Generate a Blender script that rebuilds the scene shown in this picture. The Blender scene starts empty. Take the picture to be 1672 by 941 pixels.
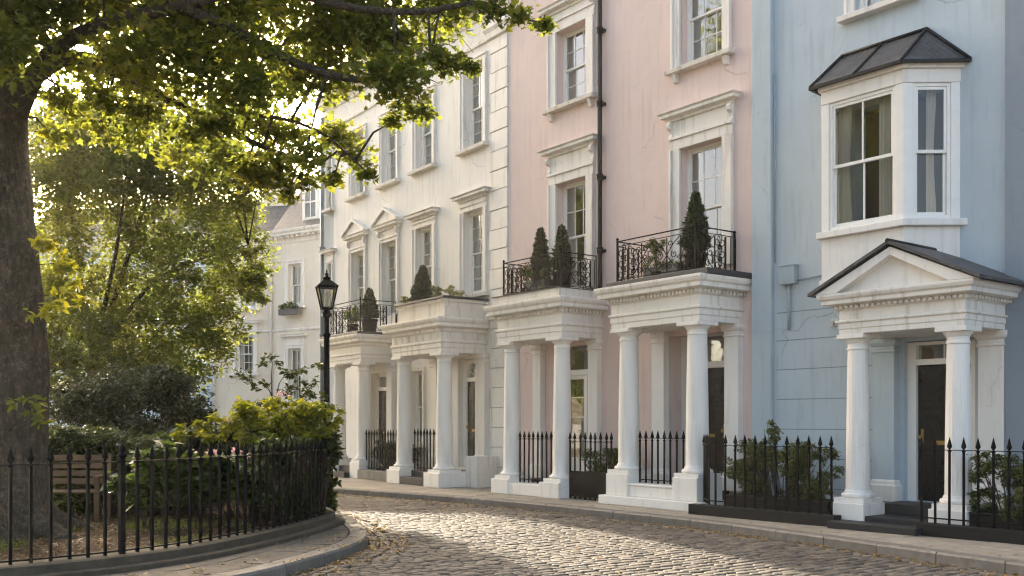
import bpy, bmesh, math, random
import numpy as np
from mathutils import Vector, Matrix, noise
R = math.radians
random.seed(7)
rng = np.random.default_rng(7)
sc = bpy.context.scene
C = sc.collection
UOFF = {}

# ------------------------------------------------------------------ camera
CAM_Z = 1.5
FPX, CX, HY = 1650.0, 836.0, 690.0          # focal length, centre and horizon of the 1672 px photograph
cam_d = bpy.data.cameras.new('camera')
cam = bpy.data.objects.new('camera', cam_d)
C.objects.link(cam)
cam.location = (0, 0, CAM_Z)
cam.rotation_euler = (R(90), 0, 0)
cam_d.sensor_width = 36
cam_d.lens = FPX / 1672 * 36
cam_d.shift_y = (HY - 470.5) / 1672
cam_d.clip_start = 0.1
cam_d.clip_end = 3000
sc.camera = cam


def unp(px, py, d):
    return Vector(((px - CX) / FPX * d, d, CAM_Z + (HY - py) / FPX * d))


# ------------------------------------------------------------------ light
SUN_EL, SUN_AZ = 22.0, 24.0                  # azimuth measured to the left of the view axis (+Y)
w = bpy.data.worlds.new('World')
sc.world = w
w.use_nodes = True
nt = w.node_tree
sky = nt.nodes.new('ShaderNodeTexSky')
sky.sky_type = 'NISHITA'
sky.sun_disc = False
sky.sun_elevation = R(SUN_EL)
sky.sun_rotation = R(-SUN_AZ)
sky.air_density = 0.8
sky.dust_density = 6.0
sky.ozone_density = 0.2
nt.nodes['Background'].inputs['Strength'].default_value = 0.15
warm = nt.nodes.new('ShaderNodeMix')                 # hazy late-day air: a little less blue than a clean sky
warm.data_type = 'RGBA'
warm.blend_type = 'MULTIPLY'
warm.inputs[0].default_value = 1.0
warm.inputs[7].default_value = (1.06, 1.0, 0.90, 1)
nt.links.new(sky.outputs[0], warm.inputs[6])
nt.links.new(warm.outputs[2], nt.nodes['Background'].inputs['Color'])
sl = bpy.data.lights.new('sun', 'SUN')
sl.energy = 3.4
sl.angle = R(0.5)
sl.color = (1.0, 0.88, 0.70)
so = bpy.data.objects.new('sun', sl)
C.objects.link(so)
sdir = Vector((-math.sin(R(SUN_AZ)) * math.cos(R(SUN_EL)), math.cos(R(SUN_AZ)) * math.cos(R(SUN_EL)), math.sin(R(SUN_EL))))
so.location = (0, 0, 30)
so.rotation_euler = sdir.to_track_quat('Z', 'Y').to_euler()
vs = sc.view_settings
sc.display_settings.display_device = 'sRGB'
vs.view_transform = 'Standard'
vs.look = 'None'
vs.gamma = 1.0
vs.exposure = 2.4
vs.use_curve_mapping = False
sc.render.engine = 'CYCLES'
sc.cycles.use_denoising = True
sc.cycles.filter_width = 1.2
sc.cycles.max_bounces = 8
sc.cycles.transparent_max_bounces = 12
sc.cycles.sample_clamp_indirect = 6.0


# ------------------------------------------------------------------ materials
class NT:
    def __init__(s, name):
        s.m = bpy.data.materials.new(name)
        s.m.use_nodes = True
        s.t = s.m.node_tree
        s.t.nodes.clear()
        s.out = s.n('ShaderNodeOutputMaterial')

    def n(s, typ, **kw):
        nd = s.t.nodes.new(typ)
        for k, v in kw.items():
            if hasattr(nd, k):
                setattr(nd, k, v)
            else:
                nd.inputs[k].default_value = v
        return nd

    def l(s, a, b):
        s.t.links.new(a, b)

    def coords(s, scale=(1, 1, 1), kind='Object'):
        tc = s.n('ShaderNodeTexCoord')
        mp = s.n('ShaderNodeMapping')
        mp.inputs['Scale'].default_value = scale
        s.l(tc.outputs[kind], mp.inputs['Vector'])
        return mp.outputs[0]

    def noise(s, vec, scale, detail=4, rough=0.55):
        nd = s.n('ShaderNodeTexNoise')
        nd.inputs['Scale'].default_value = scale
        nd.inputs['Detail'].default_value = detail
        nd.inputs['Roughness'].default_value = rough
        s.l(vec, nd.inputs['Vector'])
        return nd.outputs['Fac']

    def ramp(s, fac, p0, p1, c0=(0, 0, 0, 1), c1=(1, 1, 1, 1)):
        r = s.n('ShaderNodeValToRGB')
        e = r.color_ramp.elements
        e[0].position, e[1].position = p0, p1
        e[0].color, e[1].color = c0, c1
        s.l(fac, r.inputs[0])
        return r.outputs[0]

    def mix(s, fac, a, b, mode='MIX'):
        m = s.n('ShaderNodeMix', data_type='RGBA', blend_type=mode)
        for sock, val in ((m.inputs[0], fac), (m.inputs[6], a), (m.inputs[7], b)):
            if hasattr(val, 'links'):
                s.l(val, sock)
            elif isinstance(val, (int, float)):
                sock.default_value = val
            else:
                sock.default_value = (*val[:3], 1)
        return m.outputs[2]

    def math(s, op, a, b=0.0):
        m = s.n('ShaderNodeMath', operation=op)
        for sock, val in ((m.inputs[0], a), (m.inputs[1], b)):
            if hasattr(val, 'links'):
                s.l(val, sock)
            else:
                sock.default_value = val
        return m.outputs[0]

    def bump(s, h, strength, dist=0.01, prev=None):
        b = s.n('ShaderNodeBump')
        b.inputs['Strength'].default_value = strength
        b.inputs['Distance'].default_value = dist
        s.l(h, b.inputs['Height'])
        if prev is not None:
            s.l(prev, b.inputs['Normal'])
        return b.outputs[0]

    def bsdf(s, col, rough=0.6, normal=None, spec=0.5, metal=0.0):
        p = s.n('ShaderNodeBsdfPrincipled')
        for key, val in (('Base Color', col), ('Roughness', rough), ('Specular IOR Level', spec), ('Metallic', metal)):
            if hasattr(val, 'links'):
                s.l(val, p.inputs[key])
            elif isinstance(val, (int, float)):
                p.inputs[key].default_value = val
            else:
                p.inputs[key].default_value = (*val[:3], 1)
        if normal is not None:
            s.l(normal, p.inputs['Normal'])
        s.l(p.outputs[0], s.out.inputs[0])
        return p


def dk(c, f):
    return tuple(x * f for x in c)


def stucco(name, col, grime=0.35, grime_col=(0.16, 0.13, 0.10), stain=0.86, rough=0.75, fine=0.25, crackf=0.55):
    t = NT(name)
    v = t.coords()
    big = t.ramp(t.noise(v, 0.9, 6, 0.6), 0.32, 0.68)
    c = t.mix(big, dk(col, stain), col)
    mid = t.ramp(t.noise(v, 4.0, 5, 0.65), 0.35, 0.7)
    c = t.mix(mid, dk(col, 0.93), c, 'MIX') if False else t.mix(t.math('MULTIPLY', mid, 0.30), c, dk(col, 0.92))
    vs_ = t.coords((4.5, 4.5, 0.45))
    st = t.ramp(t.noise(vs_, 1.6, 6, 0.62), 0.53, 0.78)
    c = t.mix(t.math('MULTIPLY', st, grime), c, grime_col)
    sp = t.ramp(t.noise(v, 7.0, 8, 0.74), 0.62, 0.74)
    c = t.mix(t.math('MULTIPLY', sp, min(1.0, grime * 1.1)), c, dk(grime_col, 0.9))
    dv = t.n('ShaderNodeVectorMath', operation='ADD')
    nz = t.n('ShaderNodeTexNoise')
    nz.inputs['Scale'].default_value = 2.5
    nz.inputs['Detail'].default_value = 6
    t.l(v, nz.inputs['Vector'])
    t.l(v, dv.inputs[0])
    nsc = t.n('ShaderNodeVectorMath', operation='SCALE')
    nsc.inputs['Scale'].default_value = 0.3
    t.l(nz.outputs['Color'], nsc.inputs[0])
    t.l(nsc.outputs[0], dv.inputs[1])
    vo = t.n('ShaderNodeTexVoronoi', feature='DISTANCE_TO_EDGE')
    vo.inputs['Scale'].default_value = 0.55
    t.l(dv.outputs[0], vo.inputs['Vector'])
    crack = t.math('MULTIPLY', t.ramp(vo.outputs['Distance'], 0.0, 0.006, (1, 1, 1, 1), (0, 0, 0, 1)), t.ramp(t.noise(v, 0.8, 3, 0.5), 0.52, 0.60))
    c = t.mix(t.math('MULTIPLY', crack, crackf), c, dk(col, 0.35))
    patch = t.ramp(t.noise(v, 1.3, 8, 0.7), 0.60, 0.63)
    c = t.mix(t.math('MULTIPLY', patch, 0.22), c, dk(col, 0.80))
    h1 = t.noise(v, 2.2, 5, 0.6)
    nrm = t.bump(h1, 0.35, 0.03)
    nrm = t.bump(t.noise(v, 45, 3, 0.6), fine, 0.006, nrm)
    t.bsdf(c, rough, nrm, 0.3)
    return t.m


def plain(name, col, rough=0.5, var=0.8, scale=8, bump=0.1, spec=0.5, metal=0.0, bscale=40):
    t = NT(name)
    v = t.coords()
    c = t.mix(t.ramp(t.noise(v, scale, 5, 0.6), 0.3, 0.7), dk(col, var), col)
    rr = t.math('ADD', t.math('MULTIPLY', t.noise(v, scale * 2, 3), 0.25), rough - 0.12)
    t.bsdf(c, rr, t.bump(t.noise(v, bscale, 4), bump, 0.005), spec, metal)
    return t.m


def leaf_mat(name, dark, mid, light, trans=0.5, gloss=0.35):
    t = NT(name)
    at = t.n('ShaderNodeAttribute', attribute_name='tone')
    r = t.n('ShaderNodeValToRGB')
    e = r.color_ramp.elements
    e[0].position, e[1].position = 0.0, 1.0
    e[0].color = (*dark, 1)
    e[1].color = (*light, 1)
    k = e.new(0.55)
    k.color = (*mid, 1)
    t.l(at.outputs['Fac'], r.inputs[0])
    p = t.n('ShaderNodeBsdfPrincipled')
    p.inputs['Roughness'].default_value = gloss
    p.inputs['Specular IOR Level'].default_value = 0.45
    t.l(r.outputs[0], p.inputs['Base Color'])
    tr = t.n('ShaderNodeBsdfTranslucent')
    hs = t.n('ShaderNodeHueSaturation')
    hs.inputs['Hue'].default_value = 0.496
    hs.inputs['Saturation'].default_value = 1.1
    hs.inputs['Value'].default_value = 2.7
    t.l(r.outputs[0], hs.inputs['Color'])
    t.l(hs.outputs[0], tr.inputs['Color'])
    mx = t.n('ShaderNodeMixShader')
    mx.inputs[0].default_value = trans
    t.l(p.outputs[0], mx.inputs[1])
    t.l(tr.outputs[0], mx.inputs[2])
    t.l(mx.outputs[0], t.out.inputs[0])
    return t.m


def glass_mat(name, tint=(0.86, 0.88, 0.86), ior=1.7, wob=0.05, refl=1.8, base=0.06):
    t = NT(name)
    v = t.coords()
    nrm = t.bump(t.noise(v, 2.3, 2), wob, 0.1)
    tr = t.n('ShaderNodeBsdfTransparent')
    tr.inputs[0].default_value = (*tint, 1)
    gl = t.n('ShaderNodeBsdfGlossy')
    gl.inputs['Roughness'].default_value = 0.02
    gl.inputs['Color'].default_value = (0.95, 0.97, 1, 1)
    t.l(nrm, gl.inputs['Normal'])
    fr = t.n('ShaderNodeFresnel')
    fr.inputs['IOR'].default_value = ior
    mx = t.n('ShaderNodeMixShader')
    t.l(t.math('MINIMUM', t.math('ADD', t.math('MULTIPLY', fr.outputs[0], refl), base), 0.85), mx.inputs[0])
    t.l(tr.outputs[0], mx.inputs[1])
    t.l(gl.outputs[0], mx.inputs[2])
    t.l(mx.outputs[0], t.out.inputs[0])
    return t.m


def curtain_mat(name, col):
    t = NT(name)
    d = t.n('ShaderNodeBsdfDiffuse')
    d.inputs[0].default_value = (*col, 1)
    tr = t.n('ShaderNodeBsdfTranslucent')
    tr.inputs[0].default_value = (*col, 1)
    mx = t.n('ShaderNodeMixShader')
    mx.inputs[0].default_value = 0.35
    t.l(d.outputs[0], mx.inputs[1])
    t.l(tr.outputs[0], mx.inputs[2])
    t.l(mx.outputs[0], t.out.inputs[0])
    return t.m


def stone_mat(name, cols, scale=1.0, rough=0.7, bump=0.3, island=True, spec=0.4):
    t = NT(name)
    v = t.coords()
    if island:
        g = t.n('ShaderNodeNewGeometry')
        f = g.outputs['Random Per Island']
    else:
        f = t.noise(v, 0.8, 3)
    r = t.n('ShaderNodeValToRGB')
    e = r.color_ramp.elements
    e[0].color = (*cols[0], 1)
    e[1].color = (*cols[-1], 1)
    for i, c in enumerate(cols[1:-1]):
        k = e.new((i + 1) / (len(cols) - 1))
        k.color = (*c, 1)
    t.l(f, r.inputs[0])
    c = t.mix(t.ramp(t.noise(v, 6 * scale, 6, 0.65), 0.35, 0.75), r.outputs[0], dk(cols[0], 0.62))
    big = t.ramp(t.noise(v, 0.7 * scale, 4, 0.6), 0.35, 0.7)
    c = t.mix(t.math('MULTIPLY', big, 0.5), c, dk(cols[0], 0.6))
    nrm = t.bump(t.noise(v, 30 * scale, 5, 0.65), bump, 0.008)
    t.bsdf(c, rough, nrm, spec)
    return t.m


def bark_mat(name, c0, c1):
    t = NT(name)
    v = t.coords((7, 7, 2.2))
    h = t.noise(v, 2.4, 9, 0.72)
    v2 = t.coords()
    vo = t.n('ShaderNodeTexVoronoi', feature='DISTANCE_TO_EDGE')
    vo.inputs['Scale'].default_value = 3.2
    t.l(v, vo.inputs['Vector'])
    ridge = t.ramp(vo.outputs['Distance'], 0.0, 0.22)
    patch = t.ramp(t.noise(v2, 3.0, 6, 0.65), 0.45, 0.6)
    c = t.mix(t.ramp(h, 0.34, 0.66), c0, c1)
    c = t.mix(t.math('MULTIPLY', t.ramp(t.noise(v2, 14, 6, 0.7), 0.52, 0.62), 0.6), c, dk(c1, 1.7))
    c = t.mix(t.math('MULTIPLY', patch, 0.4), c, (0.045, 0.045, 0.02))
    nrm = t.bump(h, 1.0, 0.06)
    nrm = t.bump(ridge, 0.5, 0.02, nrm)
    nrm = t.bump(t.noise(v2, 34, 6, 0.72), 0.7, 0.012, nrm)
    t.bsdf(c, 0.85, nrm, 0.2)
    return t.m


def soil_mat(name):
    t = NT(name)
    v = t.coords()
    c = t.mix(t.ramp(t.noise(v, 3.5, 6, 0.7), 0.35, 0.65), (0.035, 0.022, 0.014), (0.10, 0.065, 0.035))
    g = t.ramp(t.noise(v, 0.9, 4, 0.6), 0.5, 0.62)
    c = t.mix(t.math('MULTIPLY', g, 0.7), c, (0.05, 0.07, 0.02))
    t.bsdf(c, 0.95, t.bump(t.noise(v, 25, 6, 0.7), 0.8, 0.03), 0.1)
    return t.m


def slate_mat(name, sx=3.0, sz=6.0):
    t = NT(name)
    v = t.coords()
    b = t.n('ShaderNodeTexBrick')
    b.inputs['Scale'].default_value = 3.2
    b.inputs['Mortar Size'].default_value = 0.012
    b.inputs['Color1'].default_value = (0.042, 0.042, 0.046, 1)
    b.inputs['Color2'].default_value = (0.075, 0.075, 0.08, 1)
    b.inputs['Mortar'].default_value = (0.015, 0.015, 0.017, 1)
    t.l(v, b.inputs['Vector'])
    c = t.mix(t.math('MULTIPLY', t.ramp(t.noise(v, 5, 6, 0.65), 0.5, 0.8), 0.5), b.outputs[0], (0.16, 0.15, 0.13))
    t.bsdf(c, 0.5, t.bump(b.outputs['Fac'], -0.5, 0.01), 0.4)
    return t.m


M = {}
M['white_wall'] = stucco('cream_white_stucco', (0.79, 0.76, 0.70), 0.38, (0.33, 0.27, 0.19), 0.90)
M['trim'] = stucco('white_painted_stucco_trim', (0.78, 0.745, 0.685), 0.62, (0.20, 0.165, 0.12), 0.88, 0.6, 0.12, 0.25)
M['trim_clean'] = stucco('white_painted_column_stucco', (0.80, 0.765, 0.71), 0.36, (0.30, 0.25, 0.18), 0.92, 0.55, 0.12, 0.25)
M['trim_dirty'] = stucco('weathered_white_stucco', (0.72, 0.67, 0.59), 0.62, (0.15, 0.125, 0.09), 0.85, 0.7, 0.2)
M['pink_wall'] = stucco('pink_stucco', (0.71, 0.565, 0.52), 0.42, (0.36, 0.26, 0.21), 0.90)
M['blue_wall'] = stucco('pale_blue_stucco', (0.47, 0.545, 0.59), 0.42, (0.22, 0.25, 0.26), 0.89)
M['blue_dark'] = stucco('blue_grey_stucco', (0.24, 0.28, 0.32), 0.2, (0.12, 0.13, 0.13), 0.92)
M['grey_wall'] = stucco('pale_grey_stucco', (0.52, 0.56, 0.56), 0.25, (0.25, 0.25, 0.22), 0.92)
M['far_cream'] = stucco('cream_stucco', (0.70, 0.63, 0.52), 0.25, (0.3, 0.26, 0.2), 0.92)
M['far_white'] = stucco('warm_white_stucco', (0.74, 0.68, 0.58), 0.25, (0.3, 0.26, 0.2), 0.92)
M['far_blue'] = stucco('powder_blue_stucco', (0.50, 0.58, 0.62), 0.2, (0.3, 0.3, 0.28), 0.92)
M['sash'] = plain('white_gloss_joinery', (0.80, 0.78, 0.73), 0.35, 0.92, 6, 0.04)
M['iron'] = plain('black_painted_iron', (0.004, 0.004, 0.0042), 0.6, 0.6, 14, 0.15, 0.10)
M['pipe'] = plain('dark_pipe_paint', (0.008, 0.0085, 0.01), 0.5, 0.7, 10, 0.1, 0.3)
M['pipe_grey'] = plain('blue_grey_pipe_paint', (0.16, 0.19, 0.21), 0.5, 0.8, 10, 0.1)
M['pipe_white'] = plain('cream_pipe_paint', (0.66, 0.61, 0.53), 0.5, 0.85, 10, 0.1)
M['black_plinth'] = plain('black_masonry_paint', (0.007, 0.007, 0.0075), 0.65, 0.6, 5, 0.3, 0.3)
M['door_black'] = plain('black_door_gloss', (0.006, 0.006, 0.007), 0.3, 0.8, 8, 0.03, 0.3)
M['door_dark'] = plain('dark_green_black_door', (0.010, 0.015, 0.016), 0.3, 0.8, 8, 0.03, 0.3)
M['brass'] = plain('aged_brass', (0.42, 0.28, 0.09), 0.35, 0.7, 30, 0.05, 0.5, 1.0)
M['slate'] = slate_mat('grey_roof_slate')
M['lead'] = plain('dark_lead_sheet', (0.035, 0.036, 0.04), 0.5, 0.7, 4, 0.25, bscale=6)
M['step'] = plain('dark_slate_step', (0.028, 0.028, 0.029), 0.55, 0.7, 4, 0.2, 0.3)
M['concrete'] = stone_mat('weathered_concrete', [(0.22, 0.20, 0.17), (0.30, 0.27, 0.23)], 1, 0.8, 0.3, False)
M['glass'] = glass_mat('old_window_glass')
M['glass_bay'] = glass_mat('bay_window_glass', (0.9, 0.91, 0.89), 1.5, 0.03, 1.0, 0.0)
M['lamp_glass'] = glass_mat('lantern_glass', (0.93, 0.9, 0.82), 1.45, 0.02)
M['curtain'] = curtain_mat('white_net_curtain', (0.86, 0.83, 0.76))
M['drape'] = curtain_mat('beige_drape', (0.50, 0.43, 0.33))
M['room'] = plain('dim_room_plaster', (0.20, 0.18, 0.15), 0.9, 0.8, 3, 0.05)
M['cobble'] = stone_mat('granite_setts', [(0.09, 0.076, 0.062), (0.16, 0.135, 0.11), (0.20, 0.17, 0.135), (0.27, 0.225, 0.175)], 1.5, 0.72, 0.35, True, 0.2)
M['mortar'] = plain('dark_joint_sand', (0.05, 0.042, 0.033), 0.95, 0.6, 12, 0.5)
M['slab'] = stone_mat('york_stone_paving', [(0.31, 0.27, 0.215), (0.37, 0.325, 0.26), (0.43, 0.375, 0.30)], 1, 0.7, 0.25)
M['slab_dark'] = stone_mat('shade_toned_garden_paving', [(0.10, 0.085, 0.065), (0.14, 0.12, 0.095), (0.175, 0.15, 0.115)], 1, 0.75, 0.3)  # grey-brown stone with the garden's shade darkened into its colour
M['kerbstone'] = stone_mat('granite_kerb', [(0.17, 0.155, 0.135), (0.25, 0.225, 0.195)], 1.4, 0.65, 0.35)
M['plinthstone'] = stone_mat('mossy_stone_coping', [(0.065, 0.052, 0.034), (0.12, 0.096, 0.064)], 1.2, 0.85, 0.5)
M['soil'] = soil_mat('garden_soil')
M['ground'] = plain('street_ground', (0.16, 0.14, 0.12), 0.9, 0.7, 1.0, 0.3)
M['bark'] = bark_mat('plane_tree_bark', (0.03, 0.022, 0.015), (0.13, 0.10, 0.072))
M['bark_thin'] = bark_mat('young_bark', (0.04, 0.03, 0.022), (0.10, 0.08, 0.06))
M['leaf_plane'] = leaf_mat('plane_tree_leaf', (0.030, 0.042, 0.010), (0.085, 0.097, 0.018), (0.18, 0.165, 0.03), 0.66)
M['leaf_mid'] = leaf_mat('garden_tree_leaf', (0.04, 0.055, 0.012), (0.095, 0.108, 0.022), (0.19, 0.18, 0.038), 0.62)
M['leaf_bush'] = leaf_mat('evergreen_shrub_leaf', (0.016, 0.022, 0.008), (0.042, 0.05, 0.018), (0.095, 0.10, 0.036), 0.3, 0.3)  # this, hedge and hydrangea leaf tones darkened to carry the garden's shade
M['leaf_hedge'] = leaf_mat('hedge_leaf', (0.014, 0.023, 0.006), (0.038, 0.055, 0.012), (0.10, 0.11, 0.024), 0.42, 0.3)
M['leaf_lime'] = leaf_mat('lime_green_leaf', (0.06, 0.075, 0.010), (0.15, 0.16, 0.02), (0.27, 0.25, 0.035), 0.55, 0.3)
M['leaf_hydr'] = leaf_mat('hydrangea_leaf', (0.02, 0.036, 0.008), (0.045, 0.07, 0.016), (0.11, 0.135, 0.034), 0.4, 0.25)
M['leaf_box'] = leaf_mat('box_shrub_leaf', (0.035, 0.05, 0.015), (0.085, 0.10, 0.03), (0.16, 0.16, 0.055), 0.4, 0.4)
M['leaf_con'] = leaf_mat('conifer_needle', (0.012, 0.022, 0.009), (0.032, 0.046, 0.016), (0.075, 0.09, 0.03), 0.25, 0.5)
M['leaf_dry'] = leaf_mat('fallen_leaf', (0.12, 0.07, 0.025), (0.26, 0.17, 0.05), (0.42, 0.31, 0.10), 0.2, 0.6)
M['leaf_litter'] = leaf_mat('brown_leaf_litter', (0.05, 0.03, 0.014), (0.13, 0.075, 0.03), (0.30, 0.19, 0.07), 0.2, 0.6)
M['grass'] = leaf_mat('grass_blade', (0.04, 0.06, 0.012), (0.08, 0.10, 0.02), (0.15, 0.15, 0.04), 0.4, 0.5)
M['petal'] = leaf_mat('pink_petal', (0.46, 0.28, 0.29), (0.55, 0.38, 0.37), (0.62, 0.50, 0.46), 0.3, 0.6)
M['pot'] = plain('charcoal_planter', (0.008, 0.008, 0.009), 0.5, 0.7, 6, 0.15, 0.3)
M['trough'] = plain('grey_zinc_trough', (0.11, 0.105, 0.10), 0.6, 0.75, 6, 0.2)
M['timber'] = plain('weathered_teak', (0.17, 0.10, 0.045), 0.7, 0.6, 5, 0.4)
M['box_blue'] = plain('pale_blue_box_paint', (0.33, 0.41, 0.46), 0.5, 0.85, 6, 0.1)
M['camera_white'] = plain('white_plastic', (0.6, 0.6, 0.58), 0.4, 0.9, 6, 0.03)


# ------------------------------------------------------------------ mesh building
class MB:
    def __init__(s):
        s.v, s.f, s.s = [], [], []

    def add(s, vs_, fs, smooth=False):
        b = len(s.v)
        s.v.extend([tuple(p) for p in vs_])
        s.f.extend([tuple(b + i for i in f) for f in fs])
        s.s.extend([smooth] * len(fs))
        return s

    def box(s, x0, x1, y0, y1, z0, z1):
        x0, x1 = min(x0, x1), max(x0, x1)
        y0, y1 = min(y0, y1), max(y0, y1)
        z0, z1 = min(z0, z1), max(z0, z1)
        return s.add([(x0, y0, z0), (x1, y0, z0), (x1, y1, z0), (x0, y1, z0), (x0, y0, z1), (x1, y0, z1), (x1, y1, z1), (x0, y1, z1)],
                     [(0, 3, 2, 1), (4, 5, 6, 7), (0, 1, 5, 4), (1, 2, 6, 5), (2, 3, 7, 6), (3, 0, 4, 7)])

    def bar(s, p, q, wx, wz=None, up=Vector((0, 0, 1))):
        """rectangular bar from p to q"""
        p, q = Vector(p), Vector(q)
        wz = wz or wx
        d = (q - p).normalized()
        if abs(d.dot(up)) > 0.98:
            up = Vector((1, 0, 0))
        a = d.cross(up).normalized() * wx / 2
        b = a.cross(d).normalized() * wz / 2
        r = [p - a - b, p + a - b, p + a + b, p - a + b, q - a - b, q + a - b, q + a + b, q - a + b]
        return s.add(r, [(0, 3, 2, 1), (4, 5, 6, 7), (0, 1, 5, 4), (1, 2, 6, 5), (2, 3, 7, 6), (3, 0, 4, 7)])

    def prism(s, poly, vec):
        n = len(poly)
        vec = Vector(vec)
        pts = [Vector(p) for p in poly]
        return s.add(pts + [p + vec for p in pts],
                     [tuple(range(n))[::-1], tuple(range(n, 2 * n))] + [(i, (i + 1) % n, n + (i + 1) % n, n + i) for i in range(n)])

    def lathe(s, prof, n=20, cx=0, cy=0, smooth=True, flute=0):
        vs_ = []
        for r, z in prof:
            for k in range(n):
                a = 2 * math.pi * k / n
                rr = r
                if flute and r > 0.05:
                    rr = r * (1 - flute * (k % 2))
                vs_.append((cx + rr * math.cos(a), cy + rr * math.sin(a), z))
        fs = []
        for i in range(len(prof) - 1):
            for k in range(n):
                k2 = (k + 1) % n
                fs.append((i * n + k, i * n + k2, (i + 1) * n + k2, (i + 1) * n + k))
        s.add(vs_, fs, smooth)
        b = len(s.v) - len(vs_)
        s.f.append(tuple(b + k for k in range(n))[::-1])
        s.f.append(tuple(b + (len(prof) - 1) * n + k for k in range(n)))
        s.s += [False, False]
        return s

    def tube(s, path, r, n=8, wob=0.0, smooth=True):
        pts = [Vector(p) for p in path]
        rs = r if isinstance(r, (list, tuple)) else [r] * len(pts)
        vs_, prev = [], None
        for i, p in enumerate(pts):
            d = (pts[min(i + 1, len(pts) - 1)] - pts[max(i - 1, 0)]).normalized()
            if prev is None:
                up = Vector((0, 0, 1)) if abs(d.z) < 0.9 else Vector((1, 0, 0))
                a = d.cross(up).normalized()
            else:
                a = (prev - d * prev.dot(d)).normalized()
            b = d.cross(a)
            prev = a
            for k in range(n):
                t = 2 * math.pi * k / n
                o = a * math.cos(t) + b * math.sin(t)
                rr = rs[i]
                if wob:
                    q = p + o * rr
                    rr *= 1 + wob * noise.noise(Vector((q.x * 1.7, q.y * 1.7, q.z * 0.8))) + wob * 0.5 * noise.noise(Vector((q.x * 5, q.y * 5, q.z * 2)))
                vs_.append(p + o * rr)
        m = len(pts)
        fs = [(i * n + k, i * n + (k + 1) % n, (i + 1) * n + (k + 1) % n, (i + 1) * n + k) for i in range(m - 1) for k in range(n)]
        s.add(vs_, fs, smooth)
        b0 = len(s.v) - len(vs_)
        s.f.append(tuple(b0 + k for k in range(n))[::-1])
        s.f.append(tuple(b0 + (m - 1) * n + k for k in range(n)))
        s.s += [False, False]
        return s

    def umould(s, u0, u1, D, prof, y=0.0):
        """profile (projection, z) swept round left return, front and right return of a box standing D out from the wall"""
        vs_ = []
        for e, z in prof:
            vs_ += [(u0 - e, y, z), (u0 - e, y - D - e, z), (u1 + e, y - D - e, z), (u1 + e, y, z)]
        fs = []
        n = len(prof)
        for i in range(n - 1):
            for k in range(3):
                fs.append((i * 4 + k, i * 4 + k + 1, (i + 1) * 4 + k + 1, (i + 1) * 4 + k))
            fs.append((i * 4 + 3, i * 4, (i + 1) * 4, (i + 1) * 4 + 3))
        fs.append((3, 2, 1, 0))
        b = (n - 1) * 4
        fs.append((b, b + 1, b + 2, b + 3))
        return s.add(vs_, fs)

    def wall(s, u0, u1, z0, z1, ops, depth=0.3, y=0.0):
        us = sorted({u0, u1, *[o[0] for o in ops], *[o[1] for o in ops]})
        zs = sorted({z0, z1, *[o[2] for o in ops], *[o[3] for o in ops]})
        for j in range(len(zs) - 1):
            run = None
            for i in range(len(us) - 1):
                cu, cz = (us[i] + us[i + 1]) / 2, (zs[j] + zs[j + 1]) / 2
                solid = not any(o[0] < cu < o[1] and o[2] < cz < o[3] for o in ops)
                if solid:
                    run = (run[0], us[i + 1]) if run else (us[i], us[i + 1])
                if run and (not solid or i == len(us) - 2):
                    s.add([(run[0], y, zs[j]), (run[1], y, zs[j]), (run[1], y, zs[j + 1]), (run[0], y, zs[j + 1])], [(0, 1, 2, 3)])
                    s.add([(run[0], y + depth, zs[j]), (run[1], y + depth, zs[j]), (run[1], y + depth, zs[j + 1]), (run[0], y + depth, zs[j + 1])], [(3, 2, 1, 0)])
                    run = None
        for o in ops:
            a, b, c, d = o[:4]
            yy = y + depth
            s.add([(a, y, c), (a, yy, c), (a, yy, d), (a, y, d)], [(0, 1, 2, 3)])
            s.add([(b, y, c), (b, yy, c), (b, yy, d), (b, y, d)], [(3, 2, 1, 0)])
            s.add([(a, y, d), (b, y, d), (b, yy, d), (a, yy, d)], [(3, 2, 1, 0)])
            s.add([(a, y, c), (b, y, c), (b, yy, c), (a, yy, c)], [(0, 1, 2, 3)])
        return s

    def build(s, name, mat, parent=None, bevel=0.0, loc=None, recalc=False):
        off = UOFF.get(parent.name, 0.0) if parent is not None else 0.0
        v = [(p[0] - off, p[1], p[2]) for p in s.v] if off else s.v
        me = bpy.data.meshes.new(name)
        me.from_pydata(v, [], s.f)
        me.polygons.foreach_set('use_smooth', s.s)
        if recalc:
            bm = bmesh.new()
            bm.from_mesh(me)
            bmesh.ops.recalc_face_normals(bm, faces=bm.faces)
            bm.to_mesh(me)
            bm.free()
        if mat is not None:
            me.materials.append(mat)
        me.update()
        o = bpy.data.objects.new(name, me)
        C.objects.link(o)
        if parent is not None:
            o.parent = parent
            UOFF[o.name] = off
        if loc is not None:
            o.location = loc
        if bevel:
            b = o.modifiers.new('bevel', 'BEVEL')
            b.width = bevel
            b.segments = 2
            b.limit_method = 'ANGLE'
            b.angle_limit = R(40)
        return o


def tag(o, label, cat, group=None):
    o['label'] = label
    o['category'] = cat
    if group:
        o['group'] = group
    return o


def thing(name, label, cat, loc=(0, 0, 0), rz=0.0, group=None, uoff=0.0):
    o = bpy.data.objects.new(name, None)
    o.empty_display_size = 0.2
    C.objects.link(o)
    o.location = loc
    o.rotation_euler = (0, 0, rz)
    UOFF[o.name] = uoff
    return tag(o, label, cat, group)


def struct(o, kind='structure', label=None):
    o['kind'] = kind
    if label:
        o['label'] = label
    return o


def dup(o, parent=None, loc=None, rz=None):
    c = o.copy()
    C.objects.link(c)
    if parent is not None:
        c.parent = parent
        UOFF[c.name] = UOFF.get(parent.name, 0.0)
    if loc is not None:
        c.location = loc
    if rz is not None:
        c.rotation_euler = (0, 0, rz)
    return c


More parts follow.
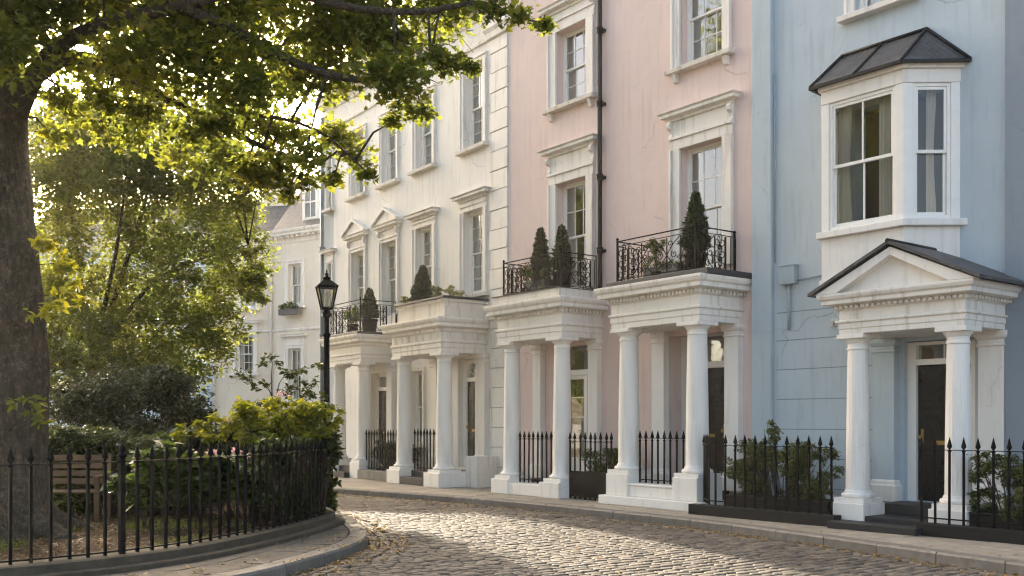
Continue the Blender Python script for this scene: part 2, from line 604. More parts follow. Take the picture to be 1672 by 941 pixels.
class Frame:
    """facade line: u runs along it towards the camera, v stands out from it into the street"""
    def __init__(s, ox, oy, th):
        t = R(th)
        s.o = Vector((ox, oy))
        s.a = Vector((math.sin(t), -math.cos(t)))
        s.n = Vector((-math.cos(t), -math.sin(t)))
        s.rz = t - math.pi / 2

    def w(s, u, v=0.0, z=0.0):
        p = s.o + s.a * u + s.n * v
        return Vector((p.x, p.y, z))


J1 = (4.20, 17.47)
J2 = (-0.056, 23.12)
tW = R(34.5)
FW = Frame(J2[0] - math.sin(tW) * 10.25, J2[1] + math.cos(tW) * 10.25, 34.5)
FP = Frame(J2[0], J2[1], 37)
FB = Frame(J1[0], J1[1], 38.5)


def house(F, u0, name, label):
    return thing(name, label, 'house', F.w(u0), F.rz, uoff=u0, group='terraced houses along the street')


# ------------------------------------------------------------------ facade parts
def window(h, u0, u1, z0, z1, nx=3, ny=2, reveal=0.15, surround=0.16, cornice=None, zc=None, sill=True, sill_br=False,
           curtain='full', brackets=True, sash_split=0.5, trim='trim', proud=0.07, sill_over=0.14, gl='glass'):
    mb = MB()
    y = reveal
    fr = 0.045
    mb.box(u0, u0 + fr, y - 0.03, y + 0.09, z0, z1).box(u1 - fr, u1, y - 0.03, y + 0.09, z0, z1)
    mb.box(u0 + fr, u1 - fr, y - 0.03, y + 0.09, z1 - fr, z1).box(u0 + fr, u1 - fr, y - 0.03, y + 0.09, z0, z0 + fr * 0.9)
    a, b = u0 + fr + 0.001, u1 - fr - 0.001
    zm = z0 + (z1 - z0) * sash_split
    pane = MB()
    for (c, d, ya, top) in ((zm - 0.02, z1 - fr - 0.001, y, True), (z0 + fr * 0.9 + 0.001, zm + 0.02, y + 0.038, False)):
        yb = ya + 0.034
        sw = 0.042
        br = 0.042 if top else 0.075
        tr = 0.042
        mb.box(a, a + sw, ya, yb, c, d).box(b - sw, b, ya, yb, c, d)
        mb.box(a + sw, b - sw, ya, yb, c, c + br).box(a + sw, b - sw, ya, yb, d - tr, d)
        for i in range(1, nx):
            x = a + sw + (b - a - 2 * sw) * i / nx
            mb.box(x - 0.010, x + 0.010, ya + 0.004, yb - 0.004, c + br, d - tr)
        for j in range(1, ny):
            z = c + br + (d - tr - c - br) * j / ny
            mb.box(a + sw, b - sw, ya + 0.007, yb - 0.007, z - 0.010, z + 0.010)
        ym = (ya + yb) / 2
        tlt = random.uniform(-0.004, 0.004)
        pane.add([(a + sw * 0.6, ym, c + br * .6), (b - sw * 0.6, ym + tlt, c + br * .6), (b - sw * .6, ym + tlt * 1.5, d - tr * .6), (a + sw * .6, ym, d - tr * .6)], [(0, 1, 2, 3)])
    win = mb.build('window', M['sash'], h, 0.004)
    pane.build('pane', M[gl], win)
    if surround:
        s_ = MB()
        top = z1 + surround
        bot = z0
        for (x0, x1) in ((u0 - surround, u0), (u1, u1 + surround)):
            s_.box(x0, x1, -proud * 0.6, 0.03, bot, z1)
            xo0, xo1 = (x0 - 0.002, x0 + 0.05) if x0 < u0 - 0.01 else (x1 - 0.05, x1 + 0.002)
            s_.box(xo0, xo1, -proud, -proud * 0.6 + 0.002, bot, z1)
        s_.box(u0 - surround, u1 + surround, -proud * 0.6, 0.03, z1 + 0.001, top)
        s_.box(u0 - surround - 0.002, u1 + surround + 0.002, -proud, -proud * 0.6 + 0.002, top - 0.05, top + 0.002)
        s_.build('surround', M[trim], win, 0.006)
    if cornice:
        zc = zc or z1 + surround + 0.5
        cm = MB()
        a, b = u0 - surround, u1 + surround
        cm.box(a + 0.01, b - 0.01, -0.035, 0.03, z1 + surround + 0.004, zc - 0.17)
        cm.umould(a, b, 0.04, [(0.0, zc - 0.168), (0.03, zc - 0.165), (0.04, zc - 0.12), (0.12, zc - 0.10), (0.14, zc - 0.09), (0.14, zc - 0.04), (0.18, zc - 0.01), (0.18, zc)])
        if cornice == 'pediment':
            rise = 0.36
            mid = (a + b) / 2
            yf = -0.20
            cm.prism([(a - 0.16, yf + 0.05, zc + 0.001), (b + 0.16, yf + 0.05, zc + 0.001), (mid, yf + 0.05, zc + rise - 0.04)], (0, 0.18, 0))
            for (p, q) in (((a - 0.19, zc), (mid, zc + rise)), ((b + 0.19, zc), (mid, zc + rise))):
                cm.prism([(p[0], yf - 0.02, p[1] + 0.002), (q[0], yf - 0.02, q[1]), (q[0], yf - 0.02, q[1] + 0.075), (p[0], yf - 0.02, p[1] + 0.06)], (0, 0.22, 0))
        cm.build('cornice', M[trim], win, 0.005)
        if brackets:
            for x in (a - 0.02, b + 0.02 - 0.09):
                bm_ = MB()
                pr = [(0.0, 0.0), (-0.05, 0.02), (-0.065, 0.09), (-0.045, 0.16), (-0.06, 0.22), (-0.12, 0.27), (-0.135, 0.33), (-0.11, 0.38), (0, 0.38)]
                zz = zc - 0.17 - 0.382
                bm_.prism([(x, yy - 0.002 - proud * 0.0, zz + z_) for yy, z_ in pr], (0.09, 0, 0))
                bm_.build('bracket', M[trim], win, 0.004)
    if sill:
        sm = MB()
        a, b = u0 - surround - sill_over * 0.5, u1 + surround + sill_over * 0.5
        sm.prism([(a, 0.02, z0 - 0.11), (a, -0.16, z0 - 0.11), (a, -0.17, z0 - 0.03), (a, 0.02, z0 - 0.002)], (b - a, 0, 0))
        if reveal > 0.02:
            sm.box(u0 + 0.002, u1 - 0.002, 0.02, reveal - 0.032, z0 - 0.04, z0 + 0.004)
        sm.build('sill', M['trim_dirty'] if trim == 'trim' else M[trim], win, 0.006)
        if sill_br:
            for x in (a + 0.12, b - 0.22):
                MB().prism([(x, 0.0, z0 - 0.28), (x, -0.06, z0 - 0.26), (x, -0.12, z0 - 0.112), (x, 0, z0 - 0.112)], (0.10, 0, 0)).build('bracket', M[trim], win, 0.004)
    # curtain inside
    yc = reveal + 0.115
    def wave(xa, xb, za, zb, amp=0.018, freq=38, mat='curtain', nm='curtain', gather=0.0):
        n = max(6, int((xb - xa) * 60))
        vv, ff = [], []
        rows = 5
        for r_ in range(rows):
            t = r_ / (rows - 1)
            for i in range(n + 1):
                k = i / n
                x = xa + (xb - xa) * k
                vv.append((x, yc + amp * math.sin(freq * x + 2 * math.sin(5 * x)) * (0.6 + 0.4 * t), za + (zb - za) * t))
        for r_ in range(rows - 1):
            for i in range(n):
                p = r_ * (n + 1) + i
                ff.append((p, p + 1, p + n + 2, p + n + 1))
        MB().add(vv, ff, True).build(nm, M[mat], win)
    W_ = u1 - u0
    if curtain == 'full':
        wave(u0 + 0.03, u1 - 0.03, z0 + 0.02, z1 - 0.02)
    elif curtain == 'sides':
        wave(u0 + 0.02, u0 + W_ * 0.28, z0 + 0.02, z1 - 0.02)
        wave(u1 - W_ * 0.26, u1 - 0.02, z0 + 0.02, z1 - 0.02)
    elif curtain == 'half':
        wave(u0 + 0.02, u0 + W_ * 0.34, z0 + 0.02, z1 - 0.02)
        wave(u0 + W_ * 0.42, u1 - 0.02, zm + 0.1, z1 - 0.02, 0.006, 12)
    # the dim room behind the sash
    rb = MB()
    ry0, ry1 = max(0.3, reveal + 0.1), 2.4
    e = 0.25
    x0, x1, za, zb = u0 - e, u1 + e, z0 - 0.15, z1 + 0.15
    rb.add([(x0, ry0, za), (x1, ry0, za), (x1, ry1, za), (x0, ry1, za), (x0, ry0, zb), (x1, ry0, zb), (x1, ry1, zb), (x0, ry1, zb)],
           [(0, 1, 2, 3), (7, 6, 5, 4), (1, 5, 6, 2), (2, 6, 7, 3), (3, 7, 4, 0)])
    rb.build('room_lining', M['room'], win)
    return win


def column_mesh(r, h, flute=0.0):
    mb = MB()
    pl = r * 1.42
    mb.box(-pl, pl, -pl, pl, 0, 0.07)
    t = 0.84
    prof = [(r * 1.30, 0.072), (r * 1.36, 0.09), (r * 1.36, 0.11), (r * 1.28, 0.135), (r * 1.12, 0.14), (r * 1.12, 0.16), (r * 1.02, 0.19)]
    if not flute:
        for k in range(13):
            f = k / 12
            prof.append((r * (1.0 - (1 - t) * f ** 1.5), 0.20 + (h - 0.42) * f))
        prof += [(r * t * 1.08, h - 0.215), (r * t * 1.08, h - 0.195), (r * t, h - 0.19), (r * t, h - 0.13), (r * t * 1.1, h - 0.125), (r * t * 1.13, h - 0.11), (r * t * 1.35, h - 0.075), (r * t * 1.38, h - 0.066)]
        mb.lathe(prof, 28)
    else:
        mb.lathe(prof, 28)
        sh = [(r * (1.0 - (1 - t) * (k / 12) ** 1.5), 0.191 + (h - 0.42) * k / 12) for k in range(13)]
        mb.lathe(sh, 40, flute=flute, smooth=False)
        mb.lathe([(r * t * 1.08, h - 0.228), (r * t * 1.08, h - 0.195), (r * t, h - 0.19), (r * t, h - 0.13), (r * t * 1.1, h - 0.125), (r * t * 1.13, h - 0.11), (r * t * 1.35, h - 0.075), (r * t * 1.38, h - 0.066)], 28)
    ab = r * t * 1.5
    mb.box(-ab, ab, -ab, ab, h - 0.065, h - 0.001)
    return mb


def portico(h, u0, u1, D, za, zt, cols, vc, zb, r=0.19, e=1.0, dent=True, flute=0.0, colmat='trim_clean', pil=None, pil_z=None, pil_mats=None, ornate=False):
    """entablature on two columns; pilasters against the wall behind"""
    k = (zt - za) / 0.8
    pr = [(0, 0), (0, .11), (.015, .112), (.015, .22), (.045, .235), (.045, .275), (.005, .285), (.005, .47), (.045, .50), (.045, .56), (.15 * e, .585), (.18 * e, .595), (.18 * e, .67), (.215 * e, .70), (.235 * e, .755), (.235 * e, .80)]
    mb = MB().umould(u0, u1, D, [(p, za + z * k) for p, z in pr])
    p = mb.build('portico', M['trim'], h, 0.007)
    if dent:
        dm = MB()
        n = int((u1 - u0 + 0.1) / 0.085)
        zd0, zd1 = za + 0.505 * k, za + 0.558 * k
        for i in range(n):
            x = u0 - 0.04 + (u1 - u0 + 0.08) * (i + 0.25) / n
            dm.box(x, x + 0.045, -D - 0.095, -D - 0.046, zd0, zd1)
        n = int(D / 0.085)
        for i in range(n):
            y = -D * (i + 0.25) / n
            dm.box(u1 + 0.046, u1 + 0.095, y - 0.045, y, zd0, zd1)
            dm.box(u0 - 0.095, u0 - 0.046, y - 0.045, y, zd0, zd1)
        dm.build('dentils', M['trim_dirty'], p)
    if ornate:
        om = MB()
        for i in range(7):
            x = u0 + 0.18 + (u1 - u0 - 0.36) * i / 6
            for q in (-0.035, 0.0, 0.035):
                om.box(x + q - 0.011, x + q + 0.011, -D - 0.02, -D - 0.004, za + .31 * k, za + .46 * k)
        for i in range(3):
            y = -D + 0.2 + (D - 0.4) * i / 2
            for q in (-0.035, 0.0, 0.035):
                om.box(u1 + 0.004, u1 + 0.02, y + q - 0.011, y + q + 0.011, za + .31 * k, za + .46 * k)
        om.build('frieze_carving', M['trim'], p)
    off = UOFF[h.name]
    first = None
    for uc in cols:
        if first is None:
            first = column_mesh(r, za - zb, flute)
            first = first.build('column', M[colmat], p, 0.004)
            first.data.transform(Matrix.Translation((off, 0, 0)))
            first.location = (uc - off, -vc, zb)
        else:
            dup(first, p, (uc - off, -vc, zb))
    if pil:
        for i, (a, b) in enumerate(pil):
            z0 = pil_z if pil_z is not None else zb
            mm = MB()
            mm.box(a, b, -0.14, 0.0, z0 + 0.32, za - 0.16)
            mm.umould(a, b, 0.14, [(0.0, za - 0.22), (0.02, za - 0.21), (0.02, za - 0.19), (0.004, za - 0.185), (0.004, za - 0.12), (0.03, za - 0.10), (0.045, za - 0.06), (0.045, za - 0.001)])
            mo = mm.build('pilaster', M[(pil_mats or ['trim_clean'] * 2)[i]], p, 0.005)
            MB().umould(a, b, 0.14, [(0.05, z0), (0.05, z0 + 0.24), (0.03, z0 + 0.26), (0.025, z0 + 0.30), (0.004, z0 + 0.33)]).build('pilaster_base', M['trim_clean'], mo, 0.005)
    return p


def scroll(cx, cz, r, a0, turns, n=18, shrink=0.25):
    pts = []
    for i in range(n + 1):
        t = i / n
        a = a0 + turns * 2 * math.pi * t
        rr = r * (1 - (1 - shrink) * t)
        pts.append((cx + rr * math.cos(a), cz + rr * math.sin(a)))
    return pts


def iron_panel(mb, p, q, h, kind):
    """decorative wrought panel between p and q (foot points), height h"""
    p, q = Vector(p), Vector(q)
    d = q - p
    L = d.length
    d.normalize()
    P3 = lambda s_, z: p + d * s_ + Vector((0, 0, z))
    z0, z1 = 0.05, h - 0.02
    if kind == 'dense':
        for s_ in (0.02, L - 0.02):
            mb.bar(P3(s_, z0), P3(s_, z1), 0.018)
        c = L / 2
        for j in range(3):
            zc = z0 + (z1 - z0) * (j + 0.5) / 3
            rr = min(L * 0.27, (z1 - z0) / 7)
            for sg in (-1, 1):
                pts = scroll(c + sg * rr * 0.75, zc, rr, 0 if sg < 0 else math.pi, 1.1 * sg, 14)
                mb.tube([P3(a, z) for a, z in pts], 0.0085, 5)
                pts = scroll(c, zc + sg * rr * 1.15, rr * 0.8, -sg * math.pi / 2, 1.0, 12)
                mb.tube([P3(a, z) for a, z in pts], 0.0085, 5)
        mb.bar(P3(c, z0), P3(c, z1), 0.012)
    elif kind == 'lattice':
        mb.bar(P3(L / 2, z0), P3(L / 2, z1), 0.016)
        for (a, b) in ((0, 1), (1, 0)):
            mb.tube([P3(L * a, z0), P3(L * (a * .72 + b * .28), z0 + (z1 - z0) * 0.22), P3(L / 2, (z0 + z1) / 2), P3(L * (a * .28 + b * .72), z0 + (z1 - z0) * 0.78), P3(L * b, z1)], 0.0085, 5)
        for zc, a0 in ((z0 + 0.11, math.pi / 2), (z1 - 0.11, -math.pi / 2)):
            for sg in (-1, 1):
                mb.tube([P3(a, z) for a, z in scroll(L / 2 + sg * 0.075, zc, 0.07, a0, sg * 1.15, 14)], 0.0085, 5)
        for sg in (-1, 1):
            mb.tube([P3(a, z) for a, z in scroll(L / 2 + sg * L * 0.28, (z0 + z1) / 2, 0.075, math.pi / 2 + sg * 0.6, sg * 1.2, 14)], 0.008, 5)
    elif kind == 'bars':
        n = max(2, int(L / 0.12))
        for i in range(n + 1):
            mb.bar(P3(L * i / n, z0), P3(L * i / n, z1), 0.014)


def balcony(h, u0, u1, D, z, hh, front, side, part='balcony_railing'):
    mb = MB()
    y = -D
    cr = [(u0, -0.02, z), (u0, y, z), (u1, y, z), (u1, -0.02, z)]
    for i in range(3):
        a, b = Vector(cr[i]), Vector(cr[i + 1])
        up = Vector((0, 0, hh))
        mb.bar(a + up, b + up, 0.034, 0.016)
        mb.bar(a + up * 0.88, b + up * 0.88, 0.014, 0.012)
        mb.bar(a + Vector((0, 0, 0.05)), b + Vector((0, 0, 0.05)), 0.022, 0.014)
        spec = front if i == 1 else side
        tot = sum(w_ for _, w_ in spec)
        s_ = 0
        for kd, w_ in spec:
            iron_panel(mb, a.lerp(b, s_ / tot), a.lerp(b, (s_ + w_) / tot), hh * 0.88, kd)
            s_ += w_
    for (x, yy) in ((u0, y), (u1, y), (u0, -0.05), (u1, -0.05)):
        mb.box(x - 0.015, x + 0.015, yy - 0.015, yy + 0.015, z, z + hh + 0.02)
    for (x, yy) in ((u0, y), (u1, y)):
        mb.lathe([(0.012, z + hh + 0.02), (0.026, z + hh + 0.035), (0.026, z + hh + 0.055), (0.006, z + hh + 0.075)], 8, x, yy)
    return mb.build(part, M['iron'], h)


def body(h, u0, u1, z1, wallmat, depth=7.0, roof='slate', rise=2.2, back0=0.3, ridge=0.45):
    """side walls, back wall and roof so the house is a closed volume"""
    mb = MB()
    o = 0.012
    a, b = u0 + o, u1 - o
    mb.add([(a, 0.0, 0), (a, depth, 0), (a, depth, z1), (a, 0.0, z1)], [(3, 2, 1, 0)])
    mb.add([(b, 0.0, 0), (b, depth, 0), (b, depth, z1), (b, 0.0, z1)], [(0, 1, 2, 3)])
    mb.add([(a, depth, 0), (b, depth, 0), (b, depth, z1), (a, depth, z1)], [(0, 1, 2, 3)])
    mb.build('side_wall', M[wallmat], h)
    yr = depth * ridge
    r = MB()
    r.prism([(a, 0.32, z1 - 0.35), (a, depth + 0.1, z1 - 0.35), (a, depth + 0.1, z1 - 0.3), (a, yr, z1 + rise), (a, 0.32, z1 - 0.3)], (b - a, 0, 0))
    return r.build('roof', M[roof], h, recalc=True)


def chimney(h, u0, u1, y0, y1, z0, z1, pots=3, mat='trim_dirty'):
    c = MB().box(u0, u1, y0, y1, z0, z1)
    c.box(u0 - 0.05, u1 + 0.05, y0 - 0.05, y1 + 0.05, z1 + 0.001, z1 + 0.14)
    c = c.build('chimney', M[mat], h, 0.01)
    for i in range(pots):
        MB().lathe([(0.13, z1 + 0.142), (0.12, z1 + 0.45), (0.15, z1 + 0.47), (0.15, z1 + 0.54), (0.10, z1 + 0.55)], 12, u0 + (u1 - u0) * (i + 0.5) / pots, (y0 + y1) / 2).build('chimney_pot', M['timber'], c)
    return c


def panel_door(h, u0, u1, z0, z1, y, mat, panels=((0.08, 0.36), (0.40, 0.66), (0.70, 0.94)), knob=True, letter=True, hinge_side=1):
    mb = MB().box(u0, u1, y, y + 0.045, z0, z1)
    W_, H_ = u1 - u0, z1 - z0
    for (a, b) in panels:
        for (c, d) in ((0.12, 0.46), (0.54, 0.88)):
            x0, x1, za, zb = u0 + W_ * c, u0 + W_ * d, z0 + H_ * a, z0 + H_ * b
            mb.prism([(x0, y - 0.012, za), (x1, y - 0.012, za), (x1, y - 0.012, zb), (x0, y - 0.012, zb)], (0, 0.011, 0))
            mb.prism([(x0 + .03, y - 0.022, za + .03), (x1 - .03, y - 0.022, za + .03), (x1 - .03, y - 0.022, zb - .03), (x0 + .03, y - 0.022, zb - .03)], (0, 0.0099, 0))
    d = mb.build('door', M[mat], h, 0.005, recalc=True)
    xk = u0 + 0.07 if hinge_side > 0 else u1 - 0.07
    if knob:
        k = MB().tube([(xk, y, z0 + H_ * .47), (xk, y - 0.05, z0 + H_ * .47)], 0.012, 8).tube([(xk, y - 0.045, z0 + H_ * .47), (xk, y - 0.06, z0 + H_ * .47), (xk, y - 0.08, z0 + H_ * .47)], [0.022, 0.034, 0.02], 10)
        k.box(xk - 0.02, xk + 0.02, y - 0.006, y - 0.001, z0 + H_ * .41, z0 + H_ * .53)
        k.build('door_handle', M['brass'], d)
    if letter:
        MB().box((u0 + u1) / 2 - 0.13, (u0 + u1) / 2 + 0.13, y - 0.03, y - 0.0235, z0 + H_ * .43 - 0.03, z0 + H_ * .43 + 0.03).build('letterbox', M['brass'], d, 0.004)
    return d


def pipe(h, u, v, z0, z1, r=0.05, mat='pipe', collars=4, hopper=False, shoe=False, kick=None):
    mb = MB()
    path = [(u, -v, z1), (u, -v, z0)]
    if kick:
        path = [(u, -v, z1), (u, -v, z0), (u + kick[0], -v - kick[1], z0 - kick[2])]
    mb.tube(path, r, 12)
    for i in range(collars):
        z = z0 + (z1 - z0) * (i + 0.5) / collars
        mb.lathe([(r * 1.02, z - 0.06), (r * 1.25, z - 0.055), (r * 1.25, z + 0.03), (r * 1.45, z + 0.035), (r * 1.45, z + 0.06), (r * 1.02, z + 0.065)], 12, u, -v)
        mb.box(u - r * 2.0, u + r * 2.0, -v + 0.01, 0.0, z - 0.04, z + 0.02)
    if hopper:
        mb.prism([(u - 0.09, -v - 0.09, z1 - 0.02), (u + 0.09, -v - 0.09, z1 - 0.02), (u + 0.16, -v - 0.13, z1 + 0.16), (u + 0.16, -v - 0.13, z1 + 0.22), (u - 0.16, -v - 0.13, z1 + 0.22), (u - 0.16, -v - 0.13, z1 + 0.16)], (0, 0.2, 0))
    return mb.build('drainpipe', M[mat], h)


# ------------------------------------------------------------------ white houses
def cornice_run(h, u0, u1, z0, mat='trim', scale=1.0, name='eaves_cornice', mod=True):
    k = scale
    mb = MB()
    pr = [(0, 0), (.04, .01), (.05, .07), (.02, .08), (.02, .22), (.06, .26), (.08, .30), (.28, .33), (.32, .35), (.32, .44), (.38, .50), (.40, .58), (.40, .62)]
    n = len(pr)
    vv, ff = [], []
    for e, z in pr:
        vv += [(u0, -e * k, z0 + z * k), (u1, -e * k, z0 + z * k)]
    vv += [(u0, 0.05, z0 + .62 * k), (u1, 0.05, z0 + .62 * k), (u0, 0.05, z0), (u1, 0.05, z0)]
    for i in range(n):
        ff.append((2 * i, 2 * i + 1, 2 * i + 3, 2 * i + 2))
    ff.append(tuple(range(0, 2 * n + 3, 2)))
    ff.append(tuple(range(1, 2 * n + 4, 2))[::-1])
    mb.add(vv, ff)
    if mod:
        m_ = max(2, int((u1 - u0) / (0.34 * k)))
        for i in range(m_):
            x = u0 + (u1 - u0) * (i + 0.5) / m_
            mb.box(x - 0.06 * k, x + 0.06 * k, -0.27 * k, -0.04, z0 + .235 * k, z0 + .325 * k)
    return mb.build(name, M[mat], h, recalc=True)


def parapet(h, u0, u1, z0, z1, mat):
    mb = MB().box(u0, u1, 0.0, 0.28, z0, z1 - 0.1)
    mb.box(u0, u1, -0.06, 0.34, z1 - 0.099, z1)
    return mb.build('parapet', M[mat], h, 0.01)


# --- narrow grey house at the far end of the terrace
hg = house(FW, -0.1, 'grey_house', 'narrow pale blue grey house with a dark corner drainpipe, left of the white houses')
MB().wall(-0.1, 0.7, 0, 11.6, [(0.30, 0.62, 4.9, 6.4), (0.30, 0.62, 8.1, 9.7)], 0.3, 0.04).build('wall', M['grey_wall'], hg)
for (z0, z1, cn) in ((4.9, 6.4, 'flat'), (8.1, 9.7, None)):
    window(hg, 0.30, 0.62, z0, z1, 1, 2, 0.15, 0.09, cn, z1 + 0.42, True, False, 'full', False)
body(hg, -0.1, 0.7, 11.5, 'grey_wall')
cornice_run(hg, -0.1, 0.69, 11.0, 'trim', 0.8, mod=False)
pipe(hg, 0.0, 0.08, 0.1, 11.0, 0.055, 'pipe_grey', 4)

# --- white house with pediments (left)
hw1 = house(FW, 0.7, 'white_house', 'cream white house with small pediments over its first floor windows, left of the heavier porch')
sf_w1 = [(1.98, 2.82), (3.95, 4.79)]
ops = [(a, b, 8.15, 10.0) for a, b in sf_w1] + [(a, b, 4.45, 6.5) for a, b in sf_w1] + [(3.2, 4.2, 0.3, 2.9)]
MB().wall(0.7, 5.45, 0, 11.2, ops, 0.3).build('wall', M['white_wall'], hw1)
for a, b in sf_w1:
    window(hw1, a, b, 8.15, 10.0, 2, 2, 0.16, 0.14, None, None, True, False, 'full', False)
    window(hw1, a, b, 4.45, 6.5, 2, 3, 0.16, 0.14, 'pediment', 7.0, False, False, 'full', True)
body(hw1, 0.7, 5.45, 11.9, 'white_wall')
cornice_run(hw1, 0.7, 5.449, 11.1, 'trim_dirty')
MB().umould(0.701, 5.449, 0.0, [(0.0, 10.48), (0.05, 10.50), (0.06, 10.56), (0.03, 10.60), (0.0, 10.62)]).build('string_course', M['trim'], hw1)
parapet(hw1, 0.7, 5.449, 11.2, 12.25, 'white_wall')
portico(hw1, 2.72, 4.74, 1.05, 3.12, 3.86, (2.95, 4.5), 0.85, 0.42, 0.185, 1.0, False, pil=((2.72, 3.02), (4.44, 4.74)), pil_z=0.3)
for uc in (2.95, 4.5):
    MB().box(uc - 0.29, uc + 0.29, -1.14, -0.56, 0.0, 0.42).build('pedestal', M['trim_clean'], hw1, 0.01)
MB().box(3.25, 4.2, -1.0, 0.0, 0.0, 0.3).box(3.25, 4.2, -1.3, -1.001, 0.0, 0.15).build('doorstep', M['step'], hw1, 0.01)
MB().box(2.5, 4.96, -1.26, -0.02, 3.861, 3.93).build('portico_roof', M['lead'], hw1, 0.01)
panel_door(hw1, 3.3, 4.1, 0.302, 2.4, 0.22, 'door_dark')
MB().box(3.2, 3.299, 0.18, 0.3, 0.3, 2.9).box(4.101, 4.2, 0.18, 0.3, 0.3, 2.9).box(3.3, 4.1, 0.18, 0.3, 2.401, 2.5).box(3.3, 4.1, 0.22, 0.3, 2.8, 2.9).build('door_frame', M['sash'], hw1, 0.005)
MB().box(3.3, 4.1, 0.25, 0.26, 2.5, 2.8).build('transom_window', M['glass'], hw1)
balcony(hw1, 2.62, 4.84, 1.12, 3.93, 0.85, [('dense', .22), ('lattice', .6), ('lattice', .6), ('dense', .22), ('lattice', .58)], [('lattice', .55), ('dense', .2), ('bars', .3)])

# --- white house (right)
hw2 = house(FW, 5.45, 'white_house', 'cream white house with rusticated corner strip and heavy parapet porch, beside the narrow pink house')
ops = [(5.90, 6.75, 8.15, 10.02), (8.30, 9.16, 8.15, 10.12), (5.90, 6.75, 4.6, 6.6), (8.30, 9.16, 4.6, 6.62), (5.45 + 0.15, 6.25, 0.95, 2.85), (7.98, 8.98, 0.4, 3.05)]
MB().wall(5.45, 10.25, 0, 11.2, ops, 0.3).build('wall', M['white_wall'], hw2)
window(hw2, 5.90, 6.75, 8.15, 10.02, 2, 3, 0.17, 0.16, None, None, True, False, 'full', False)
window(hw2, 8.30, 9.16, 8.15, 10.12, 2, 3, 0.17, 0.16, None, None, True, False, 'half', False)
window(hw2, 5.90, 6.75, 4.6, 6.6, 2, 3, 0.17, 0.17, 'flat', 6.98, True, False, 'full', False)
window(hw2, 8.30, 9.16, 4.6, 6.62, 2, 3, 0.17, 0.17, 'flat', 7.03, True, False, 'half', False)
window(hw2, 5.60, 6.25, 0.95, 2.85, 2, 2, 0.17, 0.12, None, None, True, False, 'full', False)
body(hw2, 5.45, 10.25, 11.9, 'white_wall')
cornice_run(hw2, 5.451, 10.24, 11.1, 'trim_dirty')
MB().umould(5.451, 9.46, 0.0, [(0.0, 10.48), (0.05, 10.50), (0.06, 10.56), (0.03, 10.60), (0.0, 10.62)]).build('string_course', M['trim'], hw2)
parapet(hw2, 5.451, 10.24, 11.2, 12.25, 'white_wall')
chimney(hw2, 7.4, 9.2, 2.6, 3.4, 11.4, 15.0, 4, 'white_wall')
qm = MB()
z = 0.0
k = 0
while z < 10.45:
    hgt = 0.46
    d_ = 0.045 if k % 2 == 0 else 0.038
    qm.box(9.47 + (0.0 if k % 2 == 0 else 0.05), 10.21, -d_, 0.0, z + 0.008, min(z + hgt - 0.008, 10.45))
    z += hgt
    k += 1
qm.umould(9.47, 10.21, 0.06, [(0.0, 3.88), (0.07, 3.90), (0.09, 4.0), (0.03, 4.04)])
qm.umould(9.47, 10.21, 0.06, [(0.0, 10.451), (0.05, 10.47), (0.07, 10.6), (0.12, 10.68), (0.12, 10.76), (0, 10.78)])
qm.build('quoin_strip', M['trim'], hw2, 0.012)
p = portico(hw2, 6.84, 9.26, 1.22, 3.12, 3.92, (7.08, 9.02), 1.0, 0.33, 0.2, 1.0, False, pil=((6.84, 7.16), (8.99, 9.4)), pil_z=0.4, ornate=True)
MB().umould(7.05, 9.3, 1.16, [(0.0, 3.925), (0.0, 4.28), (0.05, 4.30), (0.05, 4.36)]).build('porch_parapet', M['trim_dirty'], hw2, 0.008)
MB().umould(7.05, 9.3, 1.16, [(0.07, 4.362), (0.09, 4.37), (0.09, 4.41), (0.03, 4.425)]).build('coping', M['lead'], hw2, 0.005)
mb = MB().box(6.76, 7.42, -1.34, -0.66, 0.0, 0.33)
mb.build('pedestal', M['trim_clean'], hw2, 0.012)
MB().box(8.66, 9.36, -1.36, 0.0, 0.0, 0.33).build('pedestal', M['trim_clean'], hw2, 0.012)
MB().box(9.361, 9.85, -0.62, 0.0, 0.0, 0.72).build('pedestal', M['trim'], hw2, 0.012)
MB().box(7.421, 8.659, -1.0, 0.3, 0.0, 0.33).box(7.421, 8.659, -1.32, -1.001, 0.0, 0.18).build('doorstep', M['step'], hw2, 0.01)
panel_door(hw2, 8.12, 8.86, 0.402, 2.5, 0.2, 'door_dark')
fm = MB().box(7.98, 8.119, 0.16, 0.29, 0.33, 3.04).box(8.861, 8.98, 0.16, 0.29, 0.33, 3.04).box(8.12, 8.86, 0.16, 0.29, 2.501, 2.6)
# arched head above the fanlight
arc = [(8.49 + 0.37 * math.cos(a), 2.6 + 0.37 * math.sin(a)) for a in [math.pi * i / 12 for i in range(13)]]
fm.prism([(8.12, 0.16, 3.04)] + [(x, 0.16, z_) for x, z_ in arc[::-1]] + [(8.86, 0.16, 3.04)], (0, 0.12, 0))
fm.build('door_frame', M['sash'], hw2, 0.005, recalc=True)
tm = MB().prism([(x, 0.24, z_) for x, z_ in arc], (0, 0.01, 0))
tr_ = tm.build('fanlight', M['glass'], hw2, recalc=True)
fb = MB()
for a in (30, 60, 90, 120, 150):
    fb.bar((8.49, 0.225, 2.6), (8.49 + 0.37 * math.cos(R(a)), 0.225, 2.6 + 0.37 * math.sin(R(a))), 0.018)
fb.build('glazing_bars', M['sash'], tr_)
MB().box(7.95, 9.0, 0.3, 1.8, 0.3, 0.33).add([(7.95, 1.8, .3), (9.0, 1.8, .3), (9.0, 1.8, 3.1), (7.95, 1.8, 3.1)], [(0, 1, 2, 3)]).build('hall_lining', M['room'], hw2)

